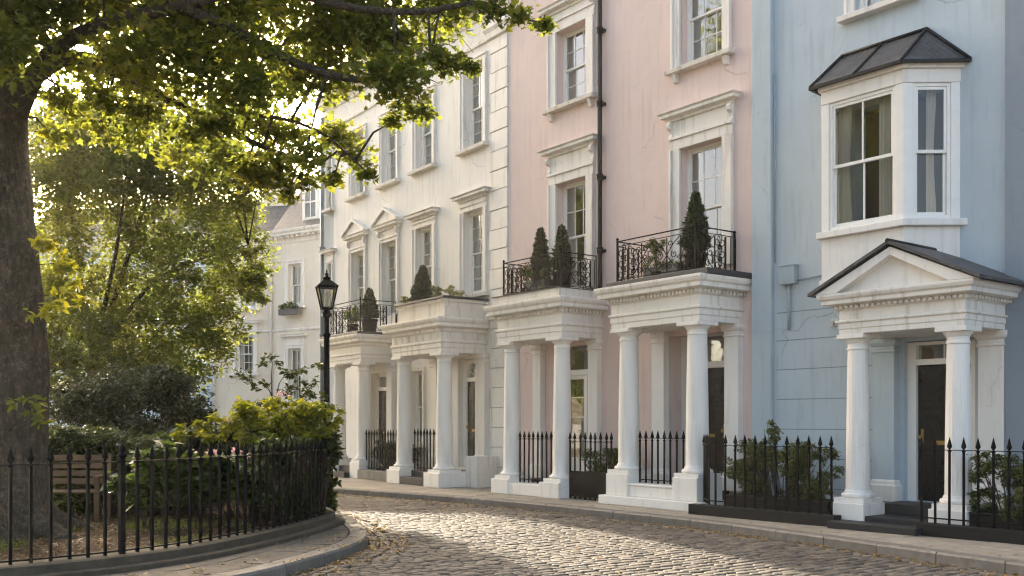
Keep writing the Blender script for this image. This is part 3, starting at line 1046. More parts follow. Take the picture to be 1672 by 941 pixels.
# ------------------------------------------------------------------ pink houses
hp1 = house(FP, 0.0, 'pink_house', 'narrow pink house with two cone trees on its balcony, left of the black drainpipe')
ops = [(1.70, 2.68, 8.28, 9.88), (1.70, 2.68, 4.3, 6.62), (1.66, 2.82, 0.3, 3.12)]
MB().wall(0, 3.18, 0, 12.2, ops, 0.3).build('wall', M['pink_wall'], hp1)
window(hp1, 1.70, 2.68, 8.28, 9.88, 3, 2, 0.2, 0.26, 'flat', 10.45, True, True, 'sides', True, proud=0.08)
window(hp1, 1.70, 2.68, 4.3, 6.62, 3, 2, 0.2, 0.24, 'flat', 7.38, False, False, 'sides', True, proud=0.08)
body(hp1, 0, 3.18, 12.8, 'pink_wall')
cornice_run(hp1, 0.0, 3.178, 11.9, 'trim', 1.0)
parapet(hp1, 0, 3.178, 12.2, 13.1, 'pink_wall')
pipe(hp1, 3.17, 0.085, 4.25, 11.7, 0.05, 'pipe', 5, True, kick=(-0.35, 0.1, 0.12))
p = portico(hp1, 1.02, 3.16, 1.08, 3.2, 3.98, (1.27, 2.93), 0.88, 0.31, 0.19, 1.0, True, pil=((1.02, 1.30), (2.86, 3.14)), pil_z=0.3)
MB().box(0.98, 3.2, -1.18, 0.0, 3.981, 4.16).build('portico_roof', M['trim_dirty'], hp1, 0.012)
MB().box(0.95, 3.22, -1.205, 0.0, 4.161, 4.175).build('lead_flashing', M['lead'], hp1)
balcony(hp1, 1.15, 3.05, 1.02, 4.175, 0.72, [('dense', .34), ('lattice', .5), ('lattice', .5), ('dense', .3), ('bars', .2)], [('lattice', .5), ('dense', .3), ('bars', .2)])
MB().box(1.0, 3.2, -1.2, -0.6, 0.0, 0.24).box(0.97, 1.56, -1.23, -0.57, 0.0, 0.309).box(2.62, 3.24, -1.23, -0.57, 0.0, 0.309).build('pedestal', M['trim_clean'], hp1, 0.012)
MB().box(1.3, 2.86, -0.599, 0.28, 0.0, 0.30).build('doorstep', M['step'], hp1, 0.01)
# glazed double door of the narrow house
dm = MB()
for (a, b) in ((1.78, 2.42), (2.47, 2.76)):
    dm.box(a, a + 0.07, 0.2, 0.245, 0.302, 2.5).box(b - 0.07, b, 0.2, 0.245, 0.302, 2.5)
    dm.box(a + 0.07, b - 0.07, 0.2, 0.245, 2.42, 2.5).box(a + 0.07, b - 0.07, 0.2, 0.245, 0.302, 0.75)
    for z_ in (1.15, 1.6, 2.02):
        dm.box(a + 0.07, b - 0.07, 0.21, 0.24, z_, z_ + 0.025)
dd = dm.build('door', M['sash'], hp1, 0.005)
MB().box(1.84, 2.36, 0.222, 0.228, 0.74, 2.43).box(2.53, 2.70, 0.222, 0.228, 0.74, 2.43).build('pane', M['glass'], dd)
MB().box(1.66, 1.779, 0.16, 0.29, 0.302, 3.11).box(2.761, 2.82, 0.16, 0.29, 0.302, 3.11).box(1.78, 2.76, 0.16, 0.29, 2.501, 2.62).box(2.421, 2.469, 0.18, 0.28, 0.302, 2.5).build('door_frame', M['sash'], hp1, 0.005)
MB().box(1.78, 2.76, 0.24, 0.25, 2.62, 3.11).build('transom_window', M['glass'], hp1)
MB().add([(1.5, 1.9, .3), (2.95, 1.9, .3), (2.95, 1.9, 3.2), (1.5, 1.9, 3.2)], [(0, 1, 2, 3)]).box(1.5, 2.95, 0.3, 1.9, 0.27, 0.3).build('hall_lining', M['room'], hp1)
gm = MB()
for z_ in (0.72, 1.18, 1.64, 2.1, 2.56):
    gm.box(0.15, 1.01, -0.006, 0.001, z_, z_ + 0.012)

hp2 = house(FP, 3.18, 'pink_house', 'wide pink house between the black drainpipe and the pale blue house')
ops = [(5.33, 6.36, 8.12, 9.95), (5.33, 6.36, 4.3, 6.6), (5.06, 6.48, 0.3, 3.12)]
MB().wall(3.18, 7.07, 0, 12.2, ops, 0.3).build('wall', M['pink_wall'], hp2)
window(hp2, 5.33, 6.36, 8.12, 9.95, 3, 2, 0.2, 0.2, 'flat', 10.6, True, True, 'half', True, proud=0.08)
window(hp2, 5.33, 6.36, 4.3, 6.6, 3, 2, 0.2, 0.24, 'flat', 7.3, False, False, 'sides', True, proud=0.08)
body(hp2, 3.18, 7.07, 12.8, 'pink_wall')
cornice_run(hp2, 3.18, 7.07, 11.9, 'trim', 1.0)
parapet(hp2, 3.182, 7.07, 12.2, 13.1, 'pink_wall')
p = portico(hp2, 4.62, 6.80, 1.1, 3.22, 3.98, (4.86, 6.55), 0.88, 0.56, 0.2, 1.0, True, pil=((4.70, 5.02), (6.50, 6.82)), pil_z=0.3)
MB().box(4.55, 7.05, -1.18, 0.0, 3.981, 4.085).build('portico_roof', M['lead'], hp2, 0.01)
balcony(hp2, 4.72, 6.66, 1.04, 4.085, 0.76, [('dense', .32), ('lattice', .62), ('lattice', .62), ('dense', .36)], [('lattice', .45), ('dense', .3), ('bars', .25)])
mb = MB()
mb.box(4.48, 7.0, -1.30, -0.5, 0.0, 0.16)
mb.box(5.15, 6.26, -1.16, -0.62, 0.161, 0.36).box(5.13, 6.28, -1.19, -0.60, 0.361, 0.40)
for uc in (4.86, 6.55):
    mb.box(uc - 0.285, uc + 0.285, -1.2, -0.56, 0.161, 0.559)
mb.build('pedestal', M['trim_clean'], hp2, 0.012)
MB().box(5.0, 6.5, -0.499, 0.6, 0.0, 0.30).build('doorstep', M['step'], hp2, 0.01)
panel_door(hp2, 5.2, 6.02, 0.302, 2.52, 0.5, 'door_black', hinge_side=-1)
dm = MB()
dm.box(5.06, 5.199, 0.46, 0.58, 0.302, 3.11).box(6.021, 6.10, 0.46, 0.58, 0.302, 2.52).box(6.40, 6.48, 0.46, 0.58, 0.302, 3.11).box(5.2, 6.399, 0.46, 0.58, 2.521, 2.64)
dm.box(6.101, 6.399, 0.47, 0.57, 0.302, 0.85)
for z_ in (1.3, 1.75):
    dm.box(6.101, 6.399, 0.5, 0.54, z_, z_ + 0.03)
df = dm.build('door_frame', M['sash'], hp2, 0.005)
MB().box(6.10, 6.40, 0.52, 0.525, 0.85, 2.52).build('sidelight', M['glass'], df)
MB().box(5.2, 6.4, 0.52, 0.53, 2.64, 3.11).build('transom_window', M['glass'], hp2)
# deep white reveal of the doorway
MB().box(5.02, 5.059, -0.0, 0.62, 0.3, 3.119).box(6.481, 6.52, 0.301, 0.62, 0.3, 3.119).box(5.06, 6.48, 0.301, 0.62, 3.121, 3.2).build('door_reveal', M['trim_clean'], hp2)
MB().add([(4.9, 2.2, .3), (6.6, 2.2, .3), (6.6, 2.2, 3.2), (4.9, 2.2, 3.2)], [(0, 1, 2, 3)]).box(4.95, 6.55, 0.6, 2.2, 0.27, 0.3).build('hall_lining', M['room'], hp2)

# ------------------------------------------------------------------ blue house
hb = house(FB, 0.0, 'blue_house', 'pale blue house with a white slate roofed bay window above a pedimented porch')
BZ = 13.2
ops = [(1.95, 2.85, 7.95, 9.7), (1.95, 3.5, 4.5, 6.45), (2.78, 3.88, 0.32, 2.72)]
bw = MB().wall(0.0, 4.36, 0, BZ, ops, 0.3)
bw.build('wall', M['blue_wall'], hb)
jm = MB()
for z_ in (0.42, 0.9, 1.38, 1.88, 2.38, 2.87, 3.34):
    jm.box(0.46, 2.3, -0.004, -0.0005, z_, z_ + 0.014)
    jm.box(4.32, 4.359, -0.004, -0.0005, z_, z_ + 0.014)
jm.build('rustication_joints', M['blue_dark'], hb)
MB().box(0.005, 0.40, -0.10, 0.0, 0, BZ - 0.01).build('pilaster_strip', M['blue_wall'], hb, 0.012)
body(hb, 0.0, 4.36, BZ, 'blue_wall')
cornice_run(hb, 0.0, 4.36, BZ - 0.5, 'trim', 1.0)
window(hb, 1.95, 2.85, 7.95, 9.7, 2, 2, 0.15, 0.16, None, None, True, False, 'full', False, trim='trim_clean')
# bay window
BD = 0.62
plan = [(1.68, 0.0), (1.76, -BD), (3.14, -BD), (3.66, 0.0)]


def ring(mb, z0, z1, e0, e1=None, pts=plan, cap=True):
    """solid band that follows the bay's plan, pushed out by e"""
    e1 = e0 if e1 is None else e1
    def off(e):
        return [(pts[0][0] - e * 1.25, 0.0), (pts[1][0] - e * 0.45, pts[1][1] - e), (pts[2][0] + e * 0.45, pts[2][1] - e), (pts[3][0] + e * 1.25, 0.0)]
    a, b = off(e0), off(e1)
    vv = [(x, y, z0) for x, y in a] + [(x, y, z1) for x, y in b]
    mb.add(vv, [(0, 1, 5, 4), (1, 2, 6, 5), (2, 3, 7, 6), (3, 0, 4, 7), (3, 2, 1, 0), (4, 5, 6, 7)])


bm_ = MB()
ring(bm_, 3.48, 3.62, -0.10, 0.04)
ring(bm_, 3.62, 3.70, 0.04)
ring(bm_, 3.701, 4.34, 0.0)
ring(bm_, 4.341, 4.44, 0.09)
bay = bm_.build('bay_window', M['trim_clean'], hb, 0.008)
bm_ = MB()
ring(bm_, 6.42, 6.62, 0.01)
ring(bm_, 6.621, 6.70, 0.06)
bm_.build('bay_head', M['trim_clean'], bay, 0.008)


def bay_face(p, q, z0, z1, nx, mull=0.13, split=0.5):
    p, q = Vector((*p, 0)), Vector((*q, 0))
    d = (q - p)
    L = d.length
    d.normalize()
    nrm = Vector((d.y, -d.x, 0))
    if nrm.y > 0:
        nrm = -nrm
    pos = lambda s_, o, z: p + d * s_ - nrm * o + Vector((0, 0, z))
    mb, pn = MB(), MB()

    def bx(s0, s1, o0, o1, za, zb):
        vv = [pos(s0, o0, za), pos(s1, o0, za), pos(s1, o1, za), pos(s0, o1, za), pos(s0, o0, zb), pos(s1, o0, zb), pos(s1, o1, zb), pos(s0, o1, zb)]
        mb.add(vv, [(0, 3, 2, 1), (4, 5, 6, 7), (0, 1, 5, 4), (1, 2, 6, 5), (2, 3, 7, 6), (3, 0, 4, 7)])
    bx(0.0, mull, 0.0, 0.12, z0, z1)
    bx(L - mull, L, 0.0, 0.12, z0, z1)
    a, b = mull, L - mull
    fr = 0.05
    bx(a, a + fr, 0.02, 0.12, z0, z1)
    bx(b - fr, b, 0.02, 0.12, z0, z1)
    bx(a + fr, b - fr, 0.02, 0.12, z1 - fr, z1)
    bx(a + fr, b - fr, 0.02, 0.12, z0, z0 + fr * 1.3)
    a, b = a + fr, b - fr
    zm = z0 + (z1 - z0) * split
    for (c, e, o0) in ((zm - 0.025, z1 - fr, 0.035), (z0 + fr * 1.3, zm + 0.025, 0.07)):
        o1 = o0 + 0.034
        bx(a, a + 0.04, o0, o1, c, e)
        bx(b - 0.04, b, o0, o1, c, e)
        bx(a + 0.04, b - 0.04, o0, o1, c, c + 0.05)
        bx(a + 0.04, b - 0.04, o0, o1, e - 0.045, e)
        for i in range(1, nx):
            s_ = a + 0.04 + (b - a - 0.08) * i / nx
            bx(s_ - 0.014, s_ + 0.014, o0 + 0.004, o1 - 0.004, c + 0.05, e - 0.045)
        om = (o0 + o1) / 2
        pn.add([pos(a + 0.02, om, c + 0.03), pos(b - 0.02, om, c + 0.03), pos(b - 0.02, om, e - 0.02), pos(a + 0.02, om, e - 0.02)], [(0, 1, 2, 3)])
    f = mb.build('sash_window', M['sash'], bay, 0.004)
    pn.build('pane', M['glass_bay'], f)
    return pos, L


def drape(pos, s0, s1, o, z0, z1, pinch=0.0):
    n, rows = 40, 9
    vv, ff = [], []
    for r_ in range(rows):
        t = r_ / (rows - 1)
        for i in range(n + 1):
            k = i / n
            sc_ = 1 - pinch * math.sin(math.pi * min(1, (1 - t) * 1.0)) ** 2 * 0.6
            s_ = s0 + (s1 - s0) * (k * sc_)
            vv.append(pos(s_, o + 0.028 * math.sin(k * 26 + 0.7 * math.sin(9 * k)), z0 + (z1 - z0) * t))
    for r_ in range(rows - 1):
        for i in range(n):
            q = r_ * (n + 1) + i
            ff.append((q, q + 1, q + n + 2, q + n + 1))
    MB().add(vv, ff, True).build('curtain', M['curtain'], bay)


posL, LL = bay_face(plan[0], plan[1], 4.441, 6.419, 1)
posF, LF = bay_face(plan[1], plan[2], 4.441, 6.419, 2)
posR, LR = bay_face(plan[2], plan[3], 4.441, 6.419, 1)
drape(posF, 0.17, 0.38, 0.22, 4.46, 6.40, 0.3)
drape(posF, LF * 0.60, LF * 0.60 + 0.22, 0.26, 4.46, 6.40, 0.2)
drape(posR, 0.40, 0.55, 0.2, 4.46, 6.40, 0.5)
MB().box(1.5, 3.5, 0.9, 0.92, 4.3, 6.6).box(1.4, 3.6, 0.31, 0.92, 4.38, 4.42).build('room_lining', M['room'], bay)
# bay roof in slate with lead hips
rf = MB()
ez, rz_ = 6.702, 7.33
ev = [(1.56, 0.0), (1.64, -BD - 0.13), (3.18, -BD - 0.13), (3.82, 0.0)]
rd = [(1.74, 0.0), (3.16, 0.0)]
rf.add([(ev[0][0], 0, ez), (ev[1][0], ev[1][1], ez), (ev[2][0], ev[2][1], ez), (ev[3][0], 0, ez), (rd[0][0], 0, rz_), (rd[1][0], 0, rz_)],
       [(0, 1, 4), (1, 2, 5, 4), (2, 3, 5), (3, 2, 1, 0), (0, 4, 5, 3)])
ro = rf.build('bay_roof', M['slate'], bay)
lm = MB()
e3 = [Vector((x, y, ez)) for x, y in ev]
r3 = [Vector((x, y - 0.03, rz_)) for x, y in rd]
for a, b in ((e3[1], r3[0]), (e3[2], r3[1]), (r3[0], r3[1]), (e3[0] + Vector((0, -.02, 0)), r3[0]), (e3[3] + Vector((0, -.02, 0)), r3[1]), (Vector((2.4, -BD - 0.13, ez)), Vector((2.42, 0, rz_)))):
    lm.tube([a + Vector((0, 0, 0.012)), b + Vector((0, 0, 0.012))], 0.024, 8)
for a, b in ((e3[0], e3[1]), (e3[1], e3[2]), (e3[2], e3[3])):
    lm.bar(a + Vector((0, 0, -0.012)), b + Vector((0, 0, -0.012)), 0.05, 0.045)
lm.build('lead_flashing', M['pipe'], ro)
# porch
PB0, PB1, PBD = 2.47, 4.36, 1.22
p = portico(hb, PB0, PB1, PBD, 2.78, 3.36, (2.66, 4.17), 1.03, 0.34, 0.172, 1.0, True, 0.022, 'trim_clean',
            pil=((2.34, 2.70), (3.99, 4.35)), pil_z=0.3, pil_mats=['blue_wall', 'trim_clean'])
mid = (PB0 + PB1) / 2
pm = MB()
rise = 0.56
yf = -PBD - 0.2
pm.prism([(PB0 - 0.1, yf + 0.12, 3.362), (PB1 + 0.1, yf + 0.12, 3.362), (mid, yf + 0.12, 3.36 + rise - 0.07)], (0, PBD + 0.0, 0))
for sg in (-1, 1):
    ex = PB0 - 0.26 if sg < 0 else PB1 + 0.26
    pm.prism([(ex, yf - 0.03, 3.362), (mid, yf - 0.03, 3.36 + rise), (mid, yf - 0.03, 3.36 + rise - 0.115), (ex - sg * 0.36, yf - 0.03, 3.362)], (0, 0.16, 0))
pm.build('pediment', M['trim_clean'], p, 0.006, recalc=True)
rm = MB()
for sg in (-1, 1):
    ex = PB0 - 0.34 if sg < 0 else PB1 + 0.34
    zz = 3.345
    A, B_ = (ex, zz), (mid, 3.36 + rise + 0.035)
    rm.prism([(A[0], yf - 0.09, A[1]), (B_[0], yf - 0.09, B_[1]), (B_[0], yf - 0.09, B_[1] + 0.045), (A[0], yf - 0.09, A[1] + 0.045)], (0, -yf + 0.09, 0))
rm.build('porch_roof', M['slate'], p, recalc=True)
MB().tube([(mid, yf - 0.09, 3.36 + rise + 0.075), (mid, 0, 3.36 + rise + 0.075)], 0.035, 8).build('ridge', M['pipe'], p)
for uc in (2.66, 4.17):
    MB().box(uc - 0.27, uc + 0.27, -1.32, -0.76, 0.0, 0.339).build('pedestal', M['trim_clean'], hb, 0.012)
MB().box(2.75, 4.08, -0.70, 0.3, 0.0, 0.315).box(2.94, 3.89, -1.30, -0.701, 0.0, 0.17).build('doorstep', M['step'], hb, 0.012)
MB().box(2.6, 3.95, -1.72, -1.33, 0.0, 0.10).build('doorstep', M['step'], hb, 0.012)
panel_door(hb, 2.92, 3.76, 0.322, 2.36, 0.16, 'door_black', hinge_side=1)
MB().box(2.78, 2.919, 0.10, 0.25, 0.318, 2.71).box(3.761, 3.88, 0.10, 0.25, 0.318, 2.71).box(2.92, 3.76, 0.10, 0.25, 2.361, 2.45).box(2.92, 3.76, 0.12, 0.25, 2.66, 2.71).box(3.33, 3.35, 0.14, 0.22, 2.45, 2.66).build('door_frame', M['sash'], hb, 0.005)
MB().box(2.92, 3.76, 0.18, 0.19, 2.45, 2.66).build('transom_window', M['glass'], hb)
MB().add([(2.6, 2.0, .3), (4.0, 2.0, .3), (4.0, 2.0, 2.9), (2.6, 2.0, 2.9)], [(0, 1, 2, 3)]).build('hall_lining', M['room'], hb)
# meter box with its pipe and the small white camera
mbx = MB().box(0.60, 0.90, -0.13, 0.0, 3.80, 4.10).box(0.59, 0.91, -0.14, 0.0, 4.101, 4.12).build('meter_box', M['box_blue'], hb, 0.008)
MB().tube([(0.74, -0.05, 3.80), (0.74, -0.05, 3.05)], 0.025, 8).tube([(0.90, -0.04, 3.86), (1.6, -0.04, 3.9)], 0.015, 6).build('conduit', M['box_blue'], mbx)
MB().box(1.52, 1.66, -0.03, 0.0, 3.04, 3.17).tube([(1.59, -0.03, 3.1), (1.60, -0.12, 3.08)], 0.035, 10).build('doorbell_camera', M['camera_white'], hb, 0.006)
MB().tube([(0.44, -0.03, 7.4), (0.44, -0.03, 4.2)], 0.012, 6).build('cable', M['box_blue'], hb)

# --- blue grey neighbour at the right edge
hn = house(FB, 4.36, 'blue_grey_house', 'darker blue grey house wall at the right edge, beyond the pale blue house')
MB().wall(4.362, 9.0, 0, BZ, [(6.2, 7.2, 4.5, 6.4), (6.2, 7.2, 8.0, 9.7)], 0.3, -0.12).box(4.362, 4.363, -0.12, 0.1, 0, BZ).build('wall', M['blue_dark'], hn)
body(hn, 4.362, 9.0, BZ, 'blue_dark')
window(hn, 6.2, 7.2, 4.5, 6.4, 2, 2, 0.12, 0.16)
window(hn, 6.2, 7.2, 8.0, 9.7, 2, 2, 0.12, 0.16)

# ------------------------------------------------------------------ houses across the end of the street
def far_house(F, u0, u1, name, label, mat, wins, zt=8.85, **kw):
    h = house(F, u0, name, label)
    h['group'] = 'houses across the end of the street'
    ops = [(a, b, c, d) for a, b, c, d, *_ in wins]
    MB().wall(u0, u1, 0, zt, ops, 0.3).build('wall', M[mat], h)
    for a, b, c, d, nx, ny, cn, cu in wins:
        window(h, a, b, c, d, nx, ny, 0.14, 0.16, cn, d + 0.55, True, False, cu, False, trim='trim_clean', gl='glass_bay')
    cornice_run(h, u0, u1 - 0.002, zt - 0.42, 'trim', 0.8)
    MB().umould(u0 + .001, u1 - .001, 0.0, [(0.0, 5.02), (0.05, 5.04), (0.06, 5.1), (0.0, 5.13)]).build('string_course', M['trim'], h)
    return h


def proj_u(F, px, v=0.0):
    k = (px - CX) / FPX
    o = F.o + F.n * v
    return (k * o.y - o.x) / (F.a.x - k * F.a.y)


FBf = Frame(-9.43, 39.6, 57)                 # right hand part, starts at the drainpipe
FAf = Frame(-9.43 - 6.0 * math.sin(R(80)), 39.6 + 6.0 * math.cos(R(80)), 80)
LB = 4.6
u1w, u2w = proj_u(FBf, 471), proj_u(FBf, 492)
hfb = far_house(FBf, 0, LB, 'white_house', 'distant white house with a dormer and a planted window box, left of the lantern', 'far_white',
                [(u1w, u2w, 6.0, 7.6, 2, 2, None, 'full'), (u1w, u2w, 2.3, 4.35, 2, 2, 'flat', 'half')])
rb_ = MB().prism([(0.02, -0.1, 8.86), (0.02, 1.6, 10.9), (0.02, 6.0, 10.9), (0.02, 6.0, 8.6), (0.02, 0.31, 8.6)], (LB - 0.04, 0, 0)).build('roof', M['slate'], hfb, recalc=True)
ud = proj_u(FBf, 500)
dm = MB().box(ud - 0.45, ud + 0.45, 0.25, 1.9, 9.2, 10.75).box(ud - 0.55, ud + 0.55, 0.15, 1.9, 10.751, 10.85)
dm.box(ud - 0.36, ud + 0.36, 0.2, 0.25, 9.3, 9.38).box(ud - 0.36, ud - 0.28, 0.2, 0.25, 9.38, 10.6).box(ud + 0.28, ud + 0.36, 0.2, 0.25, 9.38, 10.6).box(ud - 0.28, ud + 0.28, 0.2, 0.25, 10.52, 10.6).box(ud - 0.28, ud + 0.28, 0.2, 0.25, 9.93, 9.99).box(ud - 0.015, ud + 0.015, 0.21, 0.25, 9.38, 10.52)
dmo = dm.build('dormer', M['sash'], rb_, 0.01)
MB().box(ud - 0.28, ud + 0.28, 0.235, 0.249, 9.38, 10.52).build('pane', M['pipe_grey'], dmo)
chimney(hfb, 0.1, 1.0, 2.2, 3.2, 9.5, 11.4, 2, 'far_white')
body(hfb, 0, LB, 8.9, 'far_white', 6.0, rise=1.9)
pipe(hfb, 0.05, 0.08, 0.0, 8.4, 0.05, 'pipe_white', 3)
uA = lambda px: proj_u(FAf, px)
hfa = far_house(FAf, uA(349), 6.0, 'cream_house', 'distant cream house with a corniced sash window, behind the leafy garden tree', 'far_cream',
                [(uA(385), uA(414), 3.45, 4.95, 3, 2, 'flat', 'sides'), (uA(394), uA(418), 6.0, 7.5, 2, 2, None, 'full')])
body(hfa, uA(349), 6.0, 8.9, 'far_cream', 6.0, rise=1.9)
chimney(hfa, 4.6, 5.7, 2.4, 3.3, 9.5, 11.8, 3, 'far_white')
pipe(hfa, uA(349) + 0.06, 0.08, 0.0, 8.4, 0.05, 'pipe_white', 3)
FCf = Frame(-9.43 - 6.0 * math.sin(R(80)), 39.6 + 6.0 * math.cos(R(80)), 88)
hfc = house(FAf, uA(349) - 9, 'powder_blue_house', 'distant powder blue house mostly hidden behind the garden tree and shrubs')
hfc['group'] = 'houses across the end of the street'
ua, ub = uA(349) - 9.0, uA(349) - 0.004
wx = uA(283)
ops = [(wx - 0.4, wx + 0.45, 3.0, 4.6), (wx - 3.4, wx - 2.5, 3.0, 4.6), (wx - 0.4, wx + 0.45, 6.0, 7.5)]
MB().wall(ua, ub, 0, 8.85, ops, 0.3).build('wall', M['far_blue'], hfc)
for o_ in ops:
    window(hfc, *o_, 2, 2, 0.14, 0.14, None, None, True, False, 'sides', False, trim='trim_clean')
cornice_run(hfc, ua, ub, 8.43, 'trim', 0.8)
body(hfc, ua, ub, 8.9, 'far_blue', 6.0, rise=1.9)


# ------------------------------------------------------------------ ground, road, pavement
def smooth_line(pts, step=0.25):
    pts = [Vector((*p, 0)) for p in pts]
    out = []
    for i in range(len(pts) - 1):
        p0, p1, p2, p3 = pts[max(i - 1, 0)], pts[i], pts[i + 1], pts[min(i + 2, len(pts) - 1)]
        n = max(2, int((p2 - p1).length / step))
        for k in range(n):
            t = k / n
            out.append(0.5 * ((2 * p1) + (p2 - p0) * t + (2 * p0 - 5 * p1 + 4 * p2 - p3) * t * t + (3 * p1 - p0 - 3 * p2 + p3) * t ** 3))
    out.append(pts[-1])
    return out


def resample(line, step):
    out = [line[0].copy()]
    acc = 0.0
    for a, b in zip(line, line[1:]):
        L = (b - a).length
        d = step - acc
        while d <= L:
            out.append(a.lerp(b, d / L))
            d += step
        acc = (acc + L) % step if L else acc
        acc = L - (d - step)
    return out


def normals(line):
    out = []
    for i in range(len(line)):
        d = (line[min(i + 1, len(line) - 1)] - line[max(i - 1, 0)]).normalized()
        out.append(Vector((-d.y, d.x, 0)))
    return out


def offset(line, d):
    return [p + n * d for p, n in zip(line, normals(line))]


# kerb of the terrace side: from near (right) to far (left); left normal points to the street
KT = smooth_line([(9.6, 2.0), (7.4, 7.2), (5.45, 10.67), (3.87, 13.75), (2.45, 16.1), (-0.43, 19.75), (-4.04, 23.2), (-7.2, 26.6), (-11, 31.5)])
# kerb of the garden: from near-left to far
KG = smooth_line([(-14, 5.0), (-8.5, 6.3), (-5.0, 7.7), (-3.35, 9.1), (-2.64, 10.05), (-2.22, 11.3), (-1.97, 12.4), (-1.93, 13.5), (-2.2, 14.8), (-2.85, 16.9), (-4.1, 19.3), (-6, 22.2), (-8.5, 26), (-12, 30)])
FENCE = smooth_line([(-6.6, 8.75), (-5.6, 9.15), (-4.85, 9.57), (-4.03, 10.44), (-3.51, 11.44), (-3.05, 13.1), (-2.82, 14.5), (-2.86, 15.4), (-3.32, 16.7), (-4.6, 19.2), (-5.6, 20.8)], 0.1)
FENCE_L = smooth_line([(-16, 6.9), (-11, 7.5), (-6.6, 8.75)], 0.3)[:-1] + FENCE + smooth_line([(-5.6, 20.8), (-6.6, 22.4), (-9, 26), (-12.5, 30)], 0.3)[1:]

g = MB().add([(-900, -300, -0.32), (900, -300, -0.32), (900, 1500, -0.32), (-900, 1500, -0.32)], [(0, 1, 2, 3)])
struct(g.build('ground', M['ground']))


def strip(a, b, z, name, mat):
    n = len(a)
    return MB().add([(p.x, p.y, z) for p in a] + [(p.x, p.y, z) for p in b], [(i, i + 1, n + i + 1, n + i) for i in range(n - 1)]).build(name, mat)


road_poly = [(p.x, p.y) for p in KT] + [(p.x, p.y) for p in KG[::-1]]
mb = MB().add([(x, y, -0.165) for x, y in road_poly], [tuple(range(len(road_poly)))])
struct(mb.build('road', M['mortar']))


def inside(x, y, poly):
    c = False
    j = len(poly) - 1
    for i in range(len(poly)):
        xi, yi = poly[i]
        xj, yj = poly[j]
        if (yi > y) != (yj > y) and x < (xj - xi) * (y - yi) / (yj - yi) + xi:
            c = not c
        j = i
    return c


def stone(mb, c, d, n, hl, hw, z0, z1, tilt=0.0):
    """rounded sett: d along length, n across"""
    ch = min(hl, hw) * 0.30
    ctr = Vector((c.x, c.y, 0))
    rings = []
    for (sx, sz, k) in ((1.0, z0, 0), (1.0, z1 - ch * 0.55, 0), (0.0, z1 - ch * 0.12, ch * 0.55), (0.0, z1, ch * 1.25)):
        l_, w_ = hl - k, hw - k
        q = min(l_, w_) * 0.38
        oc = [(-l_ + q, -w_), (l_ - q, -w_), (l_, -w_ + q), (l_, w_ - q), (l_ - q, w_), (-l_ + q, w_), (-l_, w_ - q), (-l_, -w_ + q)]
        rings.append([ctr + d * a + n * b + Vector((0, 0, sz + tilt * a)) for a, b in oc])
    vv = [p for r_ in rings for p in r_]
    ff = []
    for i in range(3):
        for k in range(8):
            ff.append((i * 8 + k, i * 8 + (k + 1) % 8, (i + 1) * 8 + (k + 1) % 8, (i + 1) * 8 + k))
    ff.append(tuple(24 + k for k in range(8)))
    mb.add(vv, ff, True)


# setts across the road
KT_in = offset(KT, 0.20)
KG_in = offset(KG, -0.34)
inner = [(p.x, p.y) for p in KT_in] + [(p.x, p.y) for p in KG_in[::-1]]
cb = MB()
dirS = Vector((-math.sin(R(37)), math.cos(R(37)), 0))
dirT = Vector((math.cos(R(37)), math.sin(R(37)), 0))
o0 = Vector((1.0, 14.0, 0))
pitch_s, L0 = 0.128, 0.185
row = 0
s_ = -12.0
while s_ < 15.0:
    t_ = -9.0 + random.uniform(0, L0)
    near = True
    while t_ < 9.0:
        L_ = L0 * random.uniform(0.75, 1.25)
        c = o0 + dirS * (s_ + 0.04 * math.sin(t_ * 0.8) + random.uniform(-.008, .008)) + dirT * (t_ + L_ / 2)
        if 5.0 < c.y < 27 and inside(c.x, c.y, inner):
            camber = 0.075 * noise.noise(Vector((c.x * 0.35, c.y * 0.35, 3))) + random.uniform(-0.011, 0.011)
            ang = random.uniform(-0.05, 0.05)
            d = (dirT + dirS * ang).normalized()
            n = Vector((-d.y, d.x, 0))
            stone(cb, c, d, n, L_ / 2 - random.uniform(.004, .010), pitch_s / 2 - random.uniform(.003, .009), -0.22, -0.122 + camber * 0.5, random.uniform(-.05, .05))
        t_ += L_
    s_ += pitch_s
# channel courses along both kerbs
for line, offs in ((KG, (-0.10, -0.245)), (KT, (0.105,))):
    for of in offs:
        rs = resample(offset(line, of), 0.235)
        for a, b in zip(rs, rs[1:]):
            m_ = (a + b) / 2
            if 5 < m_.y < 27:
                d = (b - a).normalized()
                stone(cb, m_, d, Vector((-d.y, d.x, 0)), 0.112, 0.062 if len(offs) > 1 else 0.085, -0.22, -0.128 + random.uniform(-.004, .004))
struct(cb.build('cobbled_road_surface', M['cobble']))


